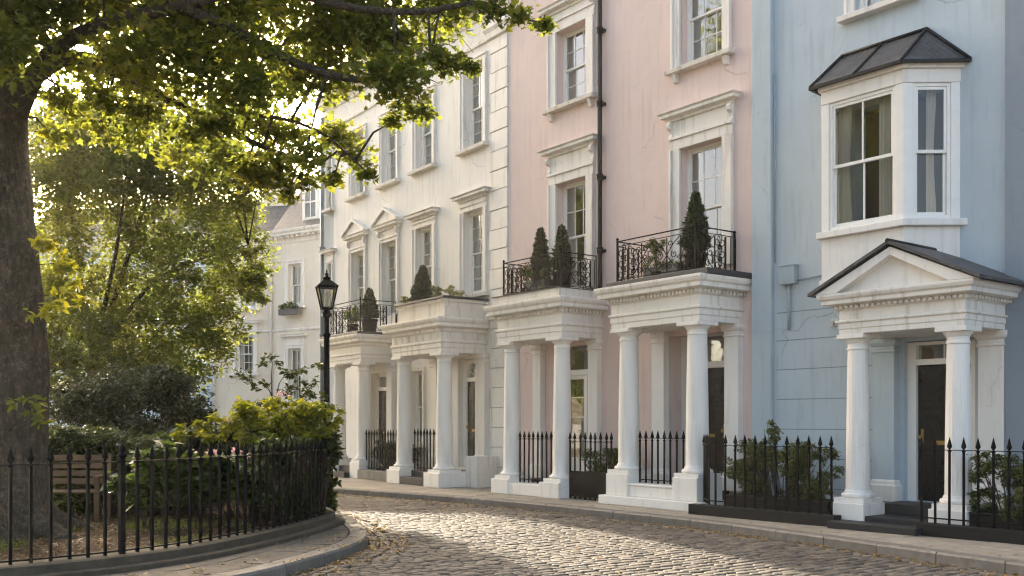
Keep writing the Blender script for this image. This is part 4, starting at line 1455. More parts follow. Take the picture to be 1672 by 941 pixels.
def kerb(line, side, name, lo, hi=0.0, wdt=0.24, length=0.9):
    mb = MB()
    rs = resample(line, 0.15)
    nr = normals(rs)
    per = int(length / 0.15)
    for i in range(0, len(rs) - per, per):
        seg = list(range(i, i + per + 1))
        vv = []
        gap = 0.006
        for q in seg:
            p, n = rs[q], nr[q]
            t = (rs[min(q + 1, len(rs) - 1)] - rs[max(q - 1, 0)]).normalized()
            sh = t * (gap if q == seg[0] else (-gap if q == seg[-1] else 0))
            jz = 0.0
            o_, i_ = p + sh, p + sh + n * side * wdt
            f_ = p + sh + n * side * 0.02
            vv += [(o_.x, o_.y, lo), (o_.x, o_.y, hi - 0.025), (f_.x, f_.y, hi), (i_.x, i_.y, hi), (i_.x, i_.y, lo)]
        ff = []
        m_ = len(seg)
        for a in range(m_ - 1):
            for k in range(5):
                ff.append((a * 5 + k, a * 5 + (k + 1) % 5, (a + 1) * 5 + (k + 1) % 5, (a + 1) * 5 + k))
        ff += [tuple(range(5)), tuple((m_ - 1) * 5 + k for k in range(5))[::-1]]
        mb.add(vv, ff)
    return struct(mb.build(name, M['kerbstone'], recalc=True))


kerb(KT, -1, 'kerb', -0.3)
kerb(KG, 1, 'garden_kerb', -0.3)


def paving(line, side, t0, t1, name, base, widths):
    mb = MB()
    for r_, wd in enumerate(widths):
        a_ = offset(line, side * t0)
        t = t0
        break
    t = t0
    for wd in widths:
        li = resample(offset(line, side * (t + wd / 2)), 0.05)
        pos = random.randint(0, 10)
        while pos < len(li) - 22:
            n_ = random.randint(11, 19)
            a, b = li[pos], li[min(pos + n_, len(li) - 1)]
            m_ = (a + b) / 2
            if 3 < m_.y < 34:
                d = (b - a).normalized()
                nn = Vector((-d.y, d.x, 0))
                hl, hw = (b - a).length / 2 - 0.006, wd / 2 - 0.006
                dz = random.uniform(-0.004, 0.003)
                tl = random.uniform(-0.004, 0.004)
                vv = []
                for z, k in ((-0.06, 0), (dz - 0.006, 0), (dz, 0.008)):
                    for sx, sy in ((-1, -1), (1, -1), (1, 1), (-1, 1)):
                        p = m_ + d * sx * (hl - k) + nn * sy * (hw - k)
                        vv.append((p.x, p.y, z + tl * sx))
                ff = [(0, 1, 5, 4), (1, 2, 6, 5), (2, 3, 7, 6), (3, 0, 4, 7), (4, 5, 9, 8), (5, 6, 10, 9), (6, 7, 11, 10), (7, 4, 8, 11), (8, 9, 10, 11)]
                mb.add(vv, ff)
            pos += n_
        t += wd
    struct(mb.build(name, M['slab_dark'] if name.startswith('garden') else M['slab']))
    o = strip(offset(line, side * (t0 - 0.02)), offset(line, side * t1), -0.02, base, M['mortar'])
    return struct(o)


paving(KT, -1, 0.245, 4.3, 'pavement', 'pavement_bed', [0.62, 0.7, 0.66, 0.72, 0.64, 0.7])
paving(KG, 1, 0.245, 1.6, 'garden_pavement', 'garden_pavement_bed', [0.5, 0.5, 0.5])

# garden soil
gp = offset(FENCE_L, 0.12)
poly = [(p.x, p.y) for p in gp] + [(-30, 36), (-40, 20), (-30, 6)]
mb = MB().add([(x, y, 0.06) for x, y in poly], [tuple(range(len(poly)))])
struct(mb.build('garden_soil', M['soil']))
# far pavement and street in front of the houses at the end
mb = MB().add([(-40, 26, -0.2), (6, 30, -0.2), (10, 60, -0.2), (-40, 60, -0.2)], [(0, 1, 2, 3)])
struct(mb.build('far_street', M['ground']))

# ------------------------------------------------------------------ railings with spear heads
def spear_mesh(hgt, sec=0.025, head=0.19, fat=0.034):
    mb = MB()
    mb.box(-sec / 2, sec / 2, -sec / 2, sec / 2, 0, hgt - head)
    z = hgt - head
    mb.lathe([(0.013, z - 0.012), (fat * 0.75, z), (fat * 0.75, z + 0.014), (0.011, z + 0.024), (0.012, z + 0.03), (fat, z + 0.062), (fat * 0.85, z + 0.085), (0.012, z + head * 0.8), (0.002, z + head)], 8)
    return mb


def railing(name, label, pts, z0, z1, spacing, rail_h=(0.85, 0.06), group=None, posts=(), plinth=None, sec=0.025, gap_posts=True, stay=False):
    """pts: world polyline of foot points"""
    pts = [Vector((p[0], p[1], 0)) for p in pts]
    o = pts[0].copy()
    root = thing(name, label, 'railing', (o.x, o.y, z0), 0, group)
    H_ = z1 - z0
    rm = MB()
    loc = [p - o for p in pts]
    for f in rail_h:
        zz = H_ * f
        n = len(loc)
        nr = normals(loc)
        hw, hh = (0.019, 0.005) if f > 0.3 else (0.02, 0.008)
        vv = []
        for p, q in zip(loc, nr):
            for a, b in ((-hw, -hh), (hw, -hh), (hw, hh), (-hw, hh)):
                vv.append((p.x + q.x * a, p.y + q.y * a, zz + b))
        ff = [(i * 4 + k, i * 4 + (k + 1) % 4, (i + 1) * 4 + (k + 1) % 4, (i + 1) * 4 + k) for i in range(n - 1) for k in range(4)] + [(3, 2, 1, 0), tuple((n - 1) * 4 + k for k in range(4))]
        rm.add(vv, ff)
    rm.build('rail', M['iron'], root, recalc=True)
    L = sum((b - a).length for a, b in zip(loc, loc[1:]))
    nb = max(2, int(round(L / spacing)))
    rs = resample(loc, L / nb - 1e-6)
    first = None
    for i, p in enumerate(rs):
        d = rs[min(i + 1, len(rs) - 1)] - rs[max(i - 1, 0)]
        rz = math.atan2(d.y, d.x)
        if i in posts:
            pm_ = MB().box(-0.026, 0.026, -0.026, 0.026, 0, H_ - 0.14)
            pm_.lathe([(0.028, H_ - 0.14), (0.042, H_ - 0.125), (0.042, H_ - 0.10), (0.02, H_ - 0.085), (0.036, H_ - 0.05), (0.03, H_ - 0.02), (0.004, H_ + 0.02)], 10)
            q = pm_.build('post', M['iron'], root)
            q.location, q.rotation_euler = p, (0, 0, rz)
            continue
        if first is None:
            first = spear_mesh(H_, sec).build('bar', M['iron'], root)
            first.location, first.rotation_euler = p, (0, 0, rz)
        else:
            q = dup(first, root, p, rz)
            q.rotation_euler = (random.uniform(-.006, .006), random.uniform(-.006, .006), rz)
    return root


# garden wall and railing
gw = MB()
nF = len(FENCE_L)
def wallstrip(mb, line, d0, d1, z0, z1):
    a, b = offset(line, d0), offset(line, d1)
    n = len(line)
    vv = []
    for p, q in zip(a, b):
        vv += [(p.x, p.y, z0), (p.x, p.y, z1 - 0.012), (p.x * .9 + q.x * .1, p.y * .9 + q.y * .1, z1), (q.x, q.y, z1), (q.x, q.y, z0)]
    ff = [(i * 5 + k, i * 5 + (k + 1) % 5, (i + 1) * 5 + (k + 1) % 5, (i + 1) * 5 + k) for i in range(n - 1) for k in range(5)]
    ff += [tuple(range(5)), tuple((n - 1) * 5 + k for k in range(5))[::-1]]
    mb.add(vv, ff)
wallstrip(gw, FENCE_L, -0.16, 0.16, -0.05, 0.145)
gwo = tag(gw.build('garden_wall', M['plinthstone'], recalc=True), 'low curved stone wall that carries the black garden railing', 'wall')
gw2 = MB()
wallstrip(gw2, FENCE_L, -0.30, -0.162, -0.05, 0.055)
gw2.build('footing', M['plinthstone'], gwo, recalc=True)
railing('garden_railing', 'long curved black spear top railing in front of the big tree', [(p.x, p.y) for p in FENCE], 0.145, 1.27, 0.185, (0.845, 0.03), posts=(17, 52), sec=0.028)


def hrail(F, name, label, u0, u1, v, z0, z1, spacing=0.152, **kw):
    a, b = F.w(u0, v), F.w(u1, v)
    n = 6
    return railing(name, label, [a.lerp(b, i / n) for i in range(n + 1)], z0, z1, spacing, group='railings in front of the houses', **kw)


hrail(FW, 'iron_railing', 'black railing between the porches of the two white houses, before dark shrubs', 4.75, 6.62, 0.9, 0.25, 1.32)
hrail(FW, 'iron_railing', 'black railing between the two columns of the right hand white porch', 7.42, 8.66, 0.9, 0.335, 1.36)
hrail(FP, 'iron_railing', 'short black railing between the two columns of the narrow pink house porch', 1.57, 2.61, 0.9, 0.245, 1.33)
r_ = hrail(FP, 'iron_railing', 'black railing with a solid lower panel between the two pink house porches', 3.26, 4.46, 0.95, 0.0, 1.32, spacing=0.145)
dloc = (FP.w(4.46, .95) - FP.w(3.26, .95))
pm = MB().bar((dloc * 0.02) + Vector((0, 0, 0.30)), dloc * 0.98 + Vector((0, 0, 0.30)), 0.03, 0.5)
pm.build('solid_panel', M['iron'], r_)
hrail(FP, 'iron_railing', 'black railing on the low white wall between the wide pink porch columns', 5.17, 6.24, 0.9, 0.405, 1.36)
# blue house railings with black plinths
def black_plinth(root, F, pts, z1, wdt=0.2):
    o = root.location
    mb = MB()
    for a, b in zip(pts, pts[1:]):
        p, q = F.w(*a) - Vector((o.x, o.y, 0)), F.w(*b) - Vector((o.x, o.y, 0))
        mb.bar(Vector((p.x, p.y, z1 / 2 - o.z)), Vector((q.x, q.y, z1 / 2 - o.z)), wdt, z1)
    return mb.build('plinth', M['black_plinth'], root, 0.01)


pts = [FP.w(6.86, 1.05)] + [FB.w(u, 1.48) for u in (0.25, 0.9, 1.6, 2.2, 2.52)]
r_ = railing('iron_railing', 'black railing on a black plinth left of the blue house steps', pts, 0.165, 1.31, 0.19, group='railings in front of the houses')
black_plinth(r_, FB, [(-0.12, 1.48), (2.62, 1.48)], 0.165)
pts = [FB.w(u, 1.48) for u in (3.90, 4.3, 4.8, 5.6, 6.6)]
r_ = railing('iron_railing', 'black railing on a black plinth right of the blue house steps', pts, 0.165, 1.31, 0.19, group='railings in front of the houses')
black_plinth(r_, FB, [(3.87, 1.48), (6.7, 1.48)], 0.165)

# ------------------------------------------------------------------ street lamp
lx, ly = (533.5 - CX) / FPX * 17.2, 17.2
lamp = thing('street_lamp', 'tall black street lamp with a glass lantern beside the curved garden railing', 'street lamp', (lx, ly, 0))
MB().lathe([(0.17, 0.0), (0.17, 0.12), (0.135, 0.15), (0.13, 0.22), (0.115, 0.25), (0.105, 0.80), (0.125, 0.83), (0.125, 0.90), (0.09, 0.94), (0.075, 1.0), (0.068, 1.2), (0.085, 1.22), (0.085, 1.26), (0.06, 1.28)], 12).build('base', M['iron'], lamp)
MB().lathe([(0.058, 1.28), (0.05, 2.0), (0.048, 2.95), (0.066, 2.97), (0.066, 3.0), (0.045, 3.02), (0.043, 3.28), (0.06, 3.30), (0.075, 3.34), (0.05, 3.40), (0.045, 3.44)], 14).build('post', M['iron'], lamp)
lt = MB()
zb_, zt_ = 3.44, 3.80
rb2, rt2 = 0.085, 0.155
lt.box(-0.095, 0.095, -0.095, 0.095, zb_ - 0.02, zb_ + 0.012)
cs = [(-1, -1), (1, -1), (1, 1), (-1, 1)]
rot = R(20)
for i, (sx, sy) in enumerate(cs):
    lt.bar((sx * rb2, sy * rb2, zb_), (sx * rt2, sy * rt2, zt_), 0.018)
    nx_, ny_ = cs[(i + 1) % 4]
    lt.bar((sx * rt2, sy * rt2, zt_), (nx_ * rt2, ny_ * rt2, zt_), 0.03, 0.026)
    lt.bar((sx * rb2, sy * rb2, zb_ + .01), (nx_ * rb2, ny_ * rb2, zb_ + .01), 0.02)
lo = lt.build('lantern', M['iron'], lamp)
gm = MB()
for i, (sx, sy) in enumerate(cs):
    nx_, ny_ = cs[(i + 1) % 4]
    k = 0.985
    gm.add([(sx * rb2 * k, sy * rb2 * k, zb_), (nx_ * rb2 * k, ny_ * rb2 * k, zb_), (nx_ * rt2 * k, ny_ * rt2 * k, zt_), (sx * rt2 * k, sy * rt2 * k, zt_)], [(0, 1, 2, 3)])
gm.build('glass', M['lamp_glass'], lo)
MB().add([(-0.178, -0.178, zt_ + .013), (0.178, -0.178, zt_ + .013), (0.178, 0.178, zt_ + .013), (-0.178, 0.178, zt_ + .013), (-0.06, -0.06, zt_ + 0.12), (0.06, -0.06, zt_ + 0.12), (0.06, 0.06, zt_ + 0.12), (-0.06, 0.06, zt_ + 0.12)],
         [(3, 2, 1, 0), (4, 5, 6, 7), (0, 1, 5, 4), (1, 2, 6, 5), (2, 3, 7, 6), (3, 0, 4, 7)]).lathe([(0.06, zt_ + 0.12), (0.06, zt_ + 0.145), (0.075, zt_ + 0.152), (0.035, zt_ + 0.18), (0.02, zt_ + 0.195), (0.035, zt_ + 0.22), (0.02, zt_ + 0.245), (0.010, zt_ + 0.255), (0.017, zt_ + 0.27), (0.003, zt_ + 0.31)], 10).build('cap', M['iron'], lo)
MB().lathe([(0.02, zb_ + .012), (0.02, zb_ + 0.10), (0.035, zb_ + 0.11), (0.04, zb_ + 0.22), (0.015, zb_ + 0.26)], 10).build('burner', M['camera_white'], lo)
lo.rotation_euler = (0, 0, rot)

# ------------------------------------------------------------------ foliage
MAPLE = np.array([(0, 0), (0.20, -0.10), (0.46, 0.02), (0.30, 0.20), (0.52, 0.46), (0.22, 0.50), (0.0, 1.0), (-0.22, 0.50), (-0.52, 0.46), (-0.30, 0.20), (-0.46, 0.02), (-0.20, -0.10)], float)
OVAL = np.array([(0, 0), (0.22, 0.22), (0.27, 0.5), (0.15, 0.8), (0, 1.0), (-0.15, 0.8), (-0.27, 0.5), (-0.22, 0.22)], float)
DIAM = np.array([(0, 0), (0.28, 0.45), (0, 1.0), (-0.28, 0.45)], float)
NEED = np.array([(0.0, 0), (0.06, 0.4), (0.0, 1.0), (-0.06, 0.4)], float)


def leaf_mesh(name, pts, size, tmpl, mat, parent=None, dirs=None, up=0.6, tone=None, curl=0.18, jit=0.35, origin=(0, 0, 0)):
    """many small leaves as one mesh; each leaf is a bent fan of faces"""
    P = np.asarray(pts, float) - np.array(origin)
    N = len(P)
    nrm = rng.normal(size=(N, 3))
    nrm /= np.linalg.norm(nrm, axis=1)[:, None]
    nrm[:, 2] = np.abs(nrm[:, 2])
    nrm = nrm * (1 - up) + np.array((0, 0, 1.0)) * up
    nrm /= np.linalg.norm(nrm, axis=1)[:, None]
    dr = rng.normal(size=(N, 3)) if dirs is None else dirs + rng.normal(size=(N, 3)) * 0.6
    dr -= nrm * np.sum(dr * nrm, axis=1)[:, None]
    dr /= np.linalg.norm(dr, axis=1)[:, None] + 1e-9
    sd = np.cross(dr, nrm)
    S = size * (1 + jit * rng.uniform(-1, 1, N))
    k = len(tmpl)
    x, y = tmpl[:, 0], tmpl[:, 1]
    bend = -curl * (y ** 2) + 0.35 * np.abs(x)
    V = P[:, None, :] + S[:, None, None] * (sd[:, None, :] * x[None, :, None] + dr[:, None, :] * y[None, :, None] + nrm[:, None, :] * bend[None, :, None])
    if k > 4:
        ctr = P + S[:, None] * (dr * 0.42 + nrm * (-curl * 0.17))
        V = np.concatenate([V, ctr[:, None, :]], axis=1)
        kk = k + 1
        tri = np.array([(k, i, (i + 1) % k) for i in range(k)])
    else:
        kk = k
        tri = np.array([(0, 1, 2), (0, 2, 3)])
    nf = len(tri)
    F = (np.arange(N) * kk)[:, None, None] + tri[None]
    me = bpy.data.meshes.new(name)
    me.vertices.add(N * kk)
    me.vertices.foreach_set('co', V.reshape(-1).astype(np.float32))
    me.loops.add(N * nf * 3)
    me.loops.foreach_set('vertex_index', F.reshape(-1).astype(np.int32))
    me.polygons.add(N * nf)
    me.polygons.foreach_set('loop_start', (np.arange(N * nf) * 3).astype(np.int32))
    me.polygons.foreach_set('loop_total', np.full(N * nf, 3, np.int32))
    tn = rng.beta(2.2, 2.6, N) if tone is None else np.clip(np.asarray(tone) + rng.normal(0, 0.13, N), 0, 1)
    at = me.attributes.new('tone', 'FLOAT', 'POINT')
    at.data.foreach_set('value', np.repeat(tn, kk).astype(np.float32))
    me.materials.append(mat)
    me.update(calc_edges=True)
    o = bpy.data.objects.new(name, me)
    C.objects.link(o)
    o.location = origin if parent is None else (0, 0, 0)
    if parent is not None:
        o.parent = parent
        me.transform(Matrix.Translation(Vector(origin)))
    return o


def blob(c, r, n, flat=1.0, shell=0.55):
    """points through an ellipsoid volume, gathered in sub-clumps for an uneven outline"""
    c = np.array(c, float)
    r = np.array(r, float) if hasattr(r, '__len__') else np.array((r, r, r * flat), float)
    m = max(4, n // 32)
    d = rng.normal(size=(m, 3))
    d /= np.linalg.norm(d, axis=1)[:, None]
    rad = rng.uniform(shell ** 3, 1, m) ** (1 / 3)
    ctr = d * rad[:, None]
    pick = rng.integers(0, m, n)
    p = ctr[pick] + rng.normal(0, 0.16, (n, 3))
    return c + p * r


# --- foreground tree
TX, TY = -6.62, 13.0
tree = thing('broadleaf_tree', 'big old tree with a thick grey trunk at the left edge', 'tree', (TX, TY, 0.06))
tb = MB()
path, rad = [], []
for i in range(41):
    t = i / 40
    z = -0.15 + t * 7.6
    path.append((0.10 * math.sin(z * 0.7) - 0.10 * t, 0.05 * math.sin(z * 0.9 + 1), z))
    rad.append(0.53 - 0.09 * t + 0.34 * math.exp(-max(z, 0) * 2.2))
tb.tube(path, rad, 40, 0.13)
# root flares
for a, L_ in ((-20, 1.0), (-75, 0.9), (-130, 0.9), (40, 0.8), (110, 0.8), (190, 0.9)):
    d = Vector((math.cos(R(a)), math.sin(R(a)), 0))
    tb.tube([d * 0.38 + Vector((0, 0, 0.5)), d * 0.62 + Vector((0, 0, 0.16)), d * (0.75 + L_ * 0.3) + Vector((0, 0, 0.0)), d * (0.8 + L_ * 0.6) + Vector((0, 0, -0.08))], [0.2, 0.19, 0.12, 0.05], 10, 0.12)
trunk = tb.build('trunk', M['bark'], tree)
orig = Vector((TX, TY, 0.06))


def limb(mb, pts, r0, r1, n=10):
    ln = smooth3(pts)
    m_ = len(ln)
    mb.tube(ln, [r0 + (r1 - r0) * (i / (m_ - 1)) ** 0.8 for i in range(m_)], n, 0.10)
    return ln


def smooth3(pts, k=6):
    pts = [Vector(p) for p in pts]
    out = []
    for i in range(len(pts) - 1):
        p0, p1, p2, p3 = pts[max(i - 1, 0)], pts[i], pts[i + 1], pts[min(i + 2, len(pts) - 1)]
        for j in range(k):
            t = j / k
            out.append(0.5 * ((2 * p1) + (p2 - p0) * t + (2 * p0 - 5 * p1 + 4 * p2 - p3) * t * t + (3 * p1 - p0 - 3 * p2 + p3) * t ** 3))
    out.append(pts[-1])
    return out


U = lambda px, py, d: unp(px, py, d) - orig
lb = MB()
limbs = []
limbs.append(limb(lb, [U(25, 190, 13), U(80, 90, 12.9), U(170, 40, 12.7), U(300, 10, 12.4), U(430, -30, 12.0), U(560, -60, 11.8)], 0.14, 0.03))
limbs.append(limb(lb, [U(30, 150, 13), U(110, 95, 13.2), U(190, 115, 13.4), U(270, 160, 13.6), U(360, 205, 13.8), U(430, 240, 14), U(520, 270, 14.1)], 0.11, 0.018))
limbs.append(limb(lb, [U(300, 10, 12.4), U(400, 60, 12.5), U(500, 110, 12.6), U(600, 130, 12.7), U(690, 100, 12.8), U(760, 108, 12.8)], 0.09, 0.012))
limbs.append(limb(lb, [U(430, -30, 12.0), U(560, 10, 12.0), U(680, 20, 12.1), U(780, 5, 12.1), U(840, 25, 12.1), U(895, 42, 12.1)], 0.06, 0.010))
limbs.append(limb(lb, [U(-10, 60, 13), U(-40, -150, 13), U(20, -350, 12.6), U(120, -520, 12)], 0.34, 0.08))
limbs.append(limb(lb, [U(20, 60, 13), U(120, -120, 14.2), U(260, -260, 15.2), U(420, -340, 16)], 0.20, 0.05))
limbs.append(limb(lb, [U(360, 205, 13.8), U(430, 190, 13.5), U(520, 215, 13.4), U(600, 282, 13.3)], 0.04, 0.01))
limbs.append(limb(lb, [U(0, 120, 13), U(-120, 0, 12.5), U(-260, -120, 12), U(-420, -200, 11.5)], 0.22, 0.06))
cl = []
rows = [(-330, [-250, -100, 60, 210, 360, 500], 1.15), (-200, [-330, -160, 10, 170, 320, 470, 610, 720], 1.05), (-85, [-260, -110, 40, 190, 330, 460, 590, 700], 0.95),
        (10, [-60, 40, 150, 260, 350, 450, 550, 640, 715], 0.75), (75, [-20, 200, 300, 400, 490, 580, 660], 0.66), (140, [230, 310, 390, 470, 550, 630], 0.58), (205, [330, 410, 480, 545], 0.46), (262, [440, 510, 575], 0.30)]
crng = random.Random(3)
for (py, xs, rr) in rows:
    for px in xs:
        cl.append((px + crng.uniform(-25, 25), py + crng.uniform(-22, 22), crng.uniform(11.2, 15.2), rr * crng.uniform(0.85, 1.15)))
cl += [(735, 108, 12.8, 0.20), (705, 95, 12.7, 0.24), (770, 112, 12.8, 0.10), (850, 28, 12.1, 0.16), (890, 42, 12.1, 0.10), (800, 12, 12.1, 0.22), (600, 285, 13.3, 0.14), (690, 185, 13.2, 0.16), (660, 172, 13.2, 0.22), (640, 200, 13.3, 0.14),
       (425, 295, 13.8, 0.26), (470, 318, 13.9, .13), (500, 298, 13.8, .17), (545, 292, 13.5, .14), (455, 268, 13.7, .26), (405, 275, 13.8, .3), (345, 275, 13.9, .28), (290, 255, 14, .26), (170, 165, 13.2, 0.34), (240, 185, 13.3, 0.38), (95, 150, 13.4, .3), (130, 120, 13.5, .36), (120, 185, 13.6, .26), (180, 90, 13.6, .4), (165, 215, 13.8, .2), (215, 225, 13.6, .26), (90, 225, 13.2, .2), (300, 215, 13.5, 0.32), (20, 20, 12.2, 0.45), (30, 62, 12.1, 0.2), (360, 250, 13.6, 0.25), (110, 20, 12.6, 0.4)]
cl3 = []  # unseen crown clumps above the view, added to shade the garden
for gx in np.arange(-11.5, -2.6, 1.5):
    for gy in np.arange(8.5, 18.5, 1.6):
        x_, y_ = gx + crng.uniform(-.5, .5), gy + crng.uniform(-.5, .5)
        zmin = CAM_Z + (HY + 60) / FPX * y_ + 1.2
        cl3.append((x_, y_, zmin + crng.uniform(0.1, 1.6), crng.uniform(0.95, 1.3)))
allp, tones = [], []
for (px, py, d, rr) in cl + cl3:
    if (px, py, d, rr) in cl3:
        c = Vector((px, py, d))
        py = -100
    else:
        c = unp(px, py, d)
    n = int((1750 if py > -40 else 1000) * rr ** 2.1) + 40
    pts = np.array(c) + np.clip(rng.normal(0, 1, (n, 3)), -2.1, 2.1) * np.array((rr * 0.56, rr * 0.6, rr * 0.40))
    if rr > 0.28:
        k_ = rng.integers(0, max(3, n // 40), n)
        off_ = rng.normal(0, 0.12, (k_.max() + 1, 3)) * rr * 2.0
        pts = pts * 0.55 + (np.array(c) + (pts[rng.integers(0, n, k_.max() + 1)] - np.array(c))[k_] * 1.05) * 0.45 + off_[k_] * 0.3
    allp.append(pts)
    tones.append(np.full(n, crng.uniform(0.32, 0.62)))
    # twig to the clump from the closest limb point
    best = min((q for L_ in limbs for q in L_), key=lambda q: (q + orig - c).length)
    if (best + orig - c).length < 3.0:
        e = c - orig
        m_ = best.lerp(e, 0.5) + Vector((0, 0, 0.12))
        lb.tube([best, m_, e], [0.022, 0.015, 0.006], 5)
        for _ in range(5):
            f_ = e + Vector((crng.uniform(-1, 1), crng.uniform(-1, 1), crng.uniform(-.6, .5))) * rr
            lb.tube([m_.lerp(e, 0.6), f_], [0.009, 0.004], 4)
lb.build('branches', M['bark_thin'], trunk)
allp = np.concatenate(allp)
leaf_mesh('crown', allp, 0.092, MAPLE, M['leaf_plane'], tree, up=0.35, tone=np.concatenate(tones), origin=tuple(orig)).data.transform(Matrix.Translation(-orig))
# bright sprouts on the trunk
sp, st = [], []
for (px, py, d, rr, n) in ((105, 430, 12.4, 0.22, 75), (85, 395, 12.5, 0.17, 45), (120, 480, 12.3, 0.17, 45), (45, 510, 12.3, 0.08, 8), (90, 500, 12.4, 0.18, 40), (45, 660, 12.35, 0.16, 26), (50, 690, 12.3, 0.13, 14), (60, 68, 12.2, 0.16, 18), (20, 70, 12.2, .14, 14)):
    e = unp(px, py, d)
    leaf_mesh('sprout', blob(e, rr, n, shell=0.1), 0.12, OVAL, M['leaf_lime'], trunk, up=0.3, tone=np.full(n, 0.7 if 350 < py < 600 else 0.25), origin=tuple(orig)).data.transform(Matrix.Translation(-orig))
    e = e - orig
    MB().tube([Vector((0.25, -0.3, e.z - 0.15)), Vector((0.35, -0.5, e.z - 0.02)).lerp(e, 0.4), e], [0.014, 0.010, 0.005], 5).build('twig', M['bark_thin'], trunk)


def small_tree(name, label, base, trunk_h, clumps, leaf, lmat, trunk_r, dens=260, tmpl=DIAM, up=0.4, cat='tree', tone=(0.3, 0.6), stems=None, shell=0.3):
    base = Vector(base)
    root = thing(name, label, cat, base)
    mb = MB()
    fork = Vector((0, 0, trunk_h))
    mb.tube(smooth3([(0, 0, -0.1), (0.04, 0.02, trunk_h * 0.5), fork]), [trunk_r * (1 - 0.35 * i / 12) for i in range(13)], 10, 0.1)
    pts, tn = [], []
    rr_ = random.Random(hash(name) % 100 if False else len(label))
    mains = sorted(clumps, key=lambda q: -q[2])
    mains = [mains[int(k_ * (len(mains) - 1) / 5)] for k_ in range(6)] if len(clumps) > 12 else clumps[:3]
    nodes = []
    for (x, y, z, r) in mains:
        c = Vector((x, y, z)) - base
        m_ = fork.lerp(c, 0.45) + Vector((rr_.uniform(-.1, .1), rr_.uniform(-.1, .1), 0.10)) * (c - fork).length
        ln = smooth3([fork * rr_.uniform(0.8, 1.0), m_, c], 6)
        mb.tube(ln, [trunk_r * 0.5 * (1 - 0.85 * i / (len(ln) - 1)) for i in range(len(ln))], 7, 0.08)
        nodes += ln[2:]
    for (x, y, z, r) in clumps:
        c = Vector((x, y, z)) - base
        st_ = min(nodes, key=lambda q: (q - c).length + 0.8 * max(0, q.z - c.z))
        if (st_ - c).length > 0.05:
            m_ = st_.lerp(c, 0.5) + Vector((0, 0, 0.12 * r))
            mb.tube([st_, m_, c], [trunk_r * 0.13, trunk_r * 0.09, trunk_r * 0.03], 5)
        n = int(dens * r ** 2.1) + 40
        pts.append(blob(c, (r, r, r * 0.8), n, shell=shell))
        tn.append(np.full(n, rr_.uniform(*tone)))
    mb.build('trunk', M['bark_thin'], root)
    leaf_mesh('crown', np.concatenate(pts), leaf, tmpl, M[lmat], root, up=up, tone=np.concatenate(tn))
    return root


# --- tree in the middle of the garden
cr = random.Random(11)
clumps = []
for (py, xs) in ((175, (110, 180, 260)), (205, (90, 140, 195, 250, 310)), (250, (80, 125, 175, 225, 280, 335, 385)), (300, (75, 120, 170, 220, 265, 320, 370, 410)), (225, (85, 150, 220, 290, 350)), (285, (85, 130, 190, 270, 350)), (345, (95, 160, 240, 310, 375)), (405, (110, 180, 250, 320, 385)), (465, (100, 170, 240, 310, 380)), (525, (95, 150, 220, 290, 350)), (575, (120, 180, 250, 310))):
    for px in xs:
        d = cr.uniform(22.5, 27.0)
        q = unp(px + cr.uniform(-18, 18), py + cr.uniform(-14, 14), d)
        clumps.append((q.x, q.y, q.z, cr.uniform(0.62, 0.98)))
clumps += [(*unp(90, 590, 23.5), 0.7), (*unp(135, 605, 23.5), 0.6), (*unp(75, 620, 23.5), 0.6), (*unp(200, 600, 24), 0.6), (*unp(265, 592, 24), 0.55), (*unp(405, 400, 24), 0.35), (*unp(400, 465, 24), 0.4), (*unp(425, 455, 24), 0.2), (*unp(410, 440, 24), 0.35), (*unp(415, 490, 24), 0.28), (*unp(345, 560, 24.5), 0.5), (*unp(70, 560, 24), 0.8), (*unp(60, 470, 24.5), 0.8), (*unp(395, 330, 24), 0.3)]
b_ = unp(155, 760, 24.5)
small_tree('garden_tree', 'leafy green tree standing in the garden before the distant cream house', (b_.x, 24.5, 0.06), 3.4, clumps, 0.108, 'leaf_mid', 0.15, dens=2100, tmpl=OVAL, up=0.3)
# --- sapling
cl2 = [(*unp(px, py, d), r) for px, py, d, r in ((445, 590, 17.2, .22), (420, 620, 17.1, .2), (475, 605, 17.3, .22), (400, 612, 17.2, .12), (500, 620, 17.2, .2), (515, 640, 17.1, .2), (465, 640, 17, .24), (425, 655, 17, .2), (520, 600, 17.3, .12), (395, 660, 17, .15), (500, 655, 17, .2))]
b_ = unp(446, 700, 17.2)
small_tree('sapling', 'thin young sapling with sparse leaves rising above the lime green shrub', (b_.x, 17.2, 0.06), 1.75, cl2, 0.085, 'leaf_hedge', 0.03, dens=900, tmpl=OVAL, tone=(0.5, 0.8))


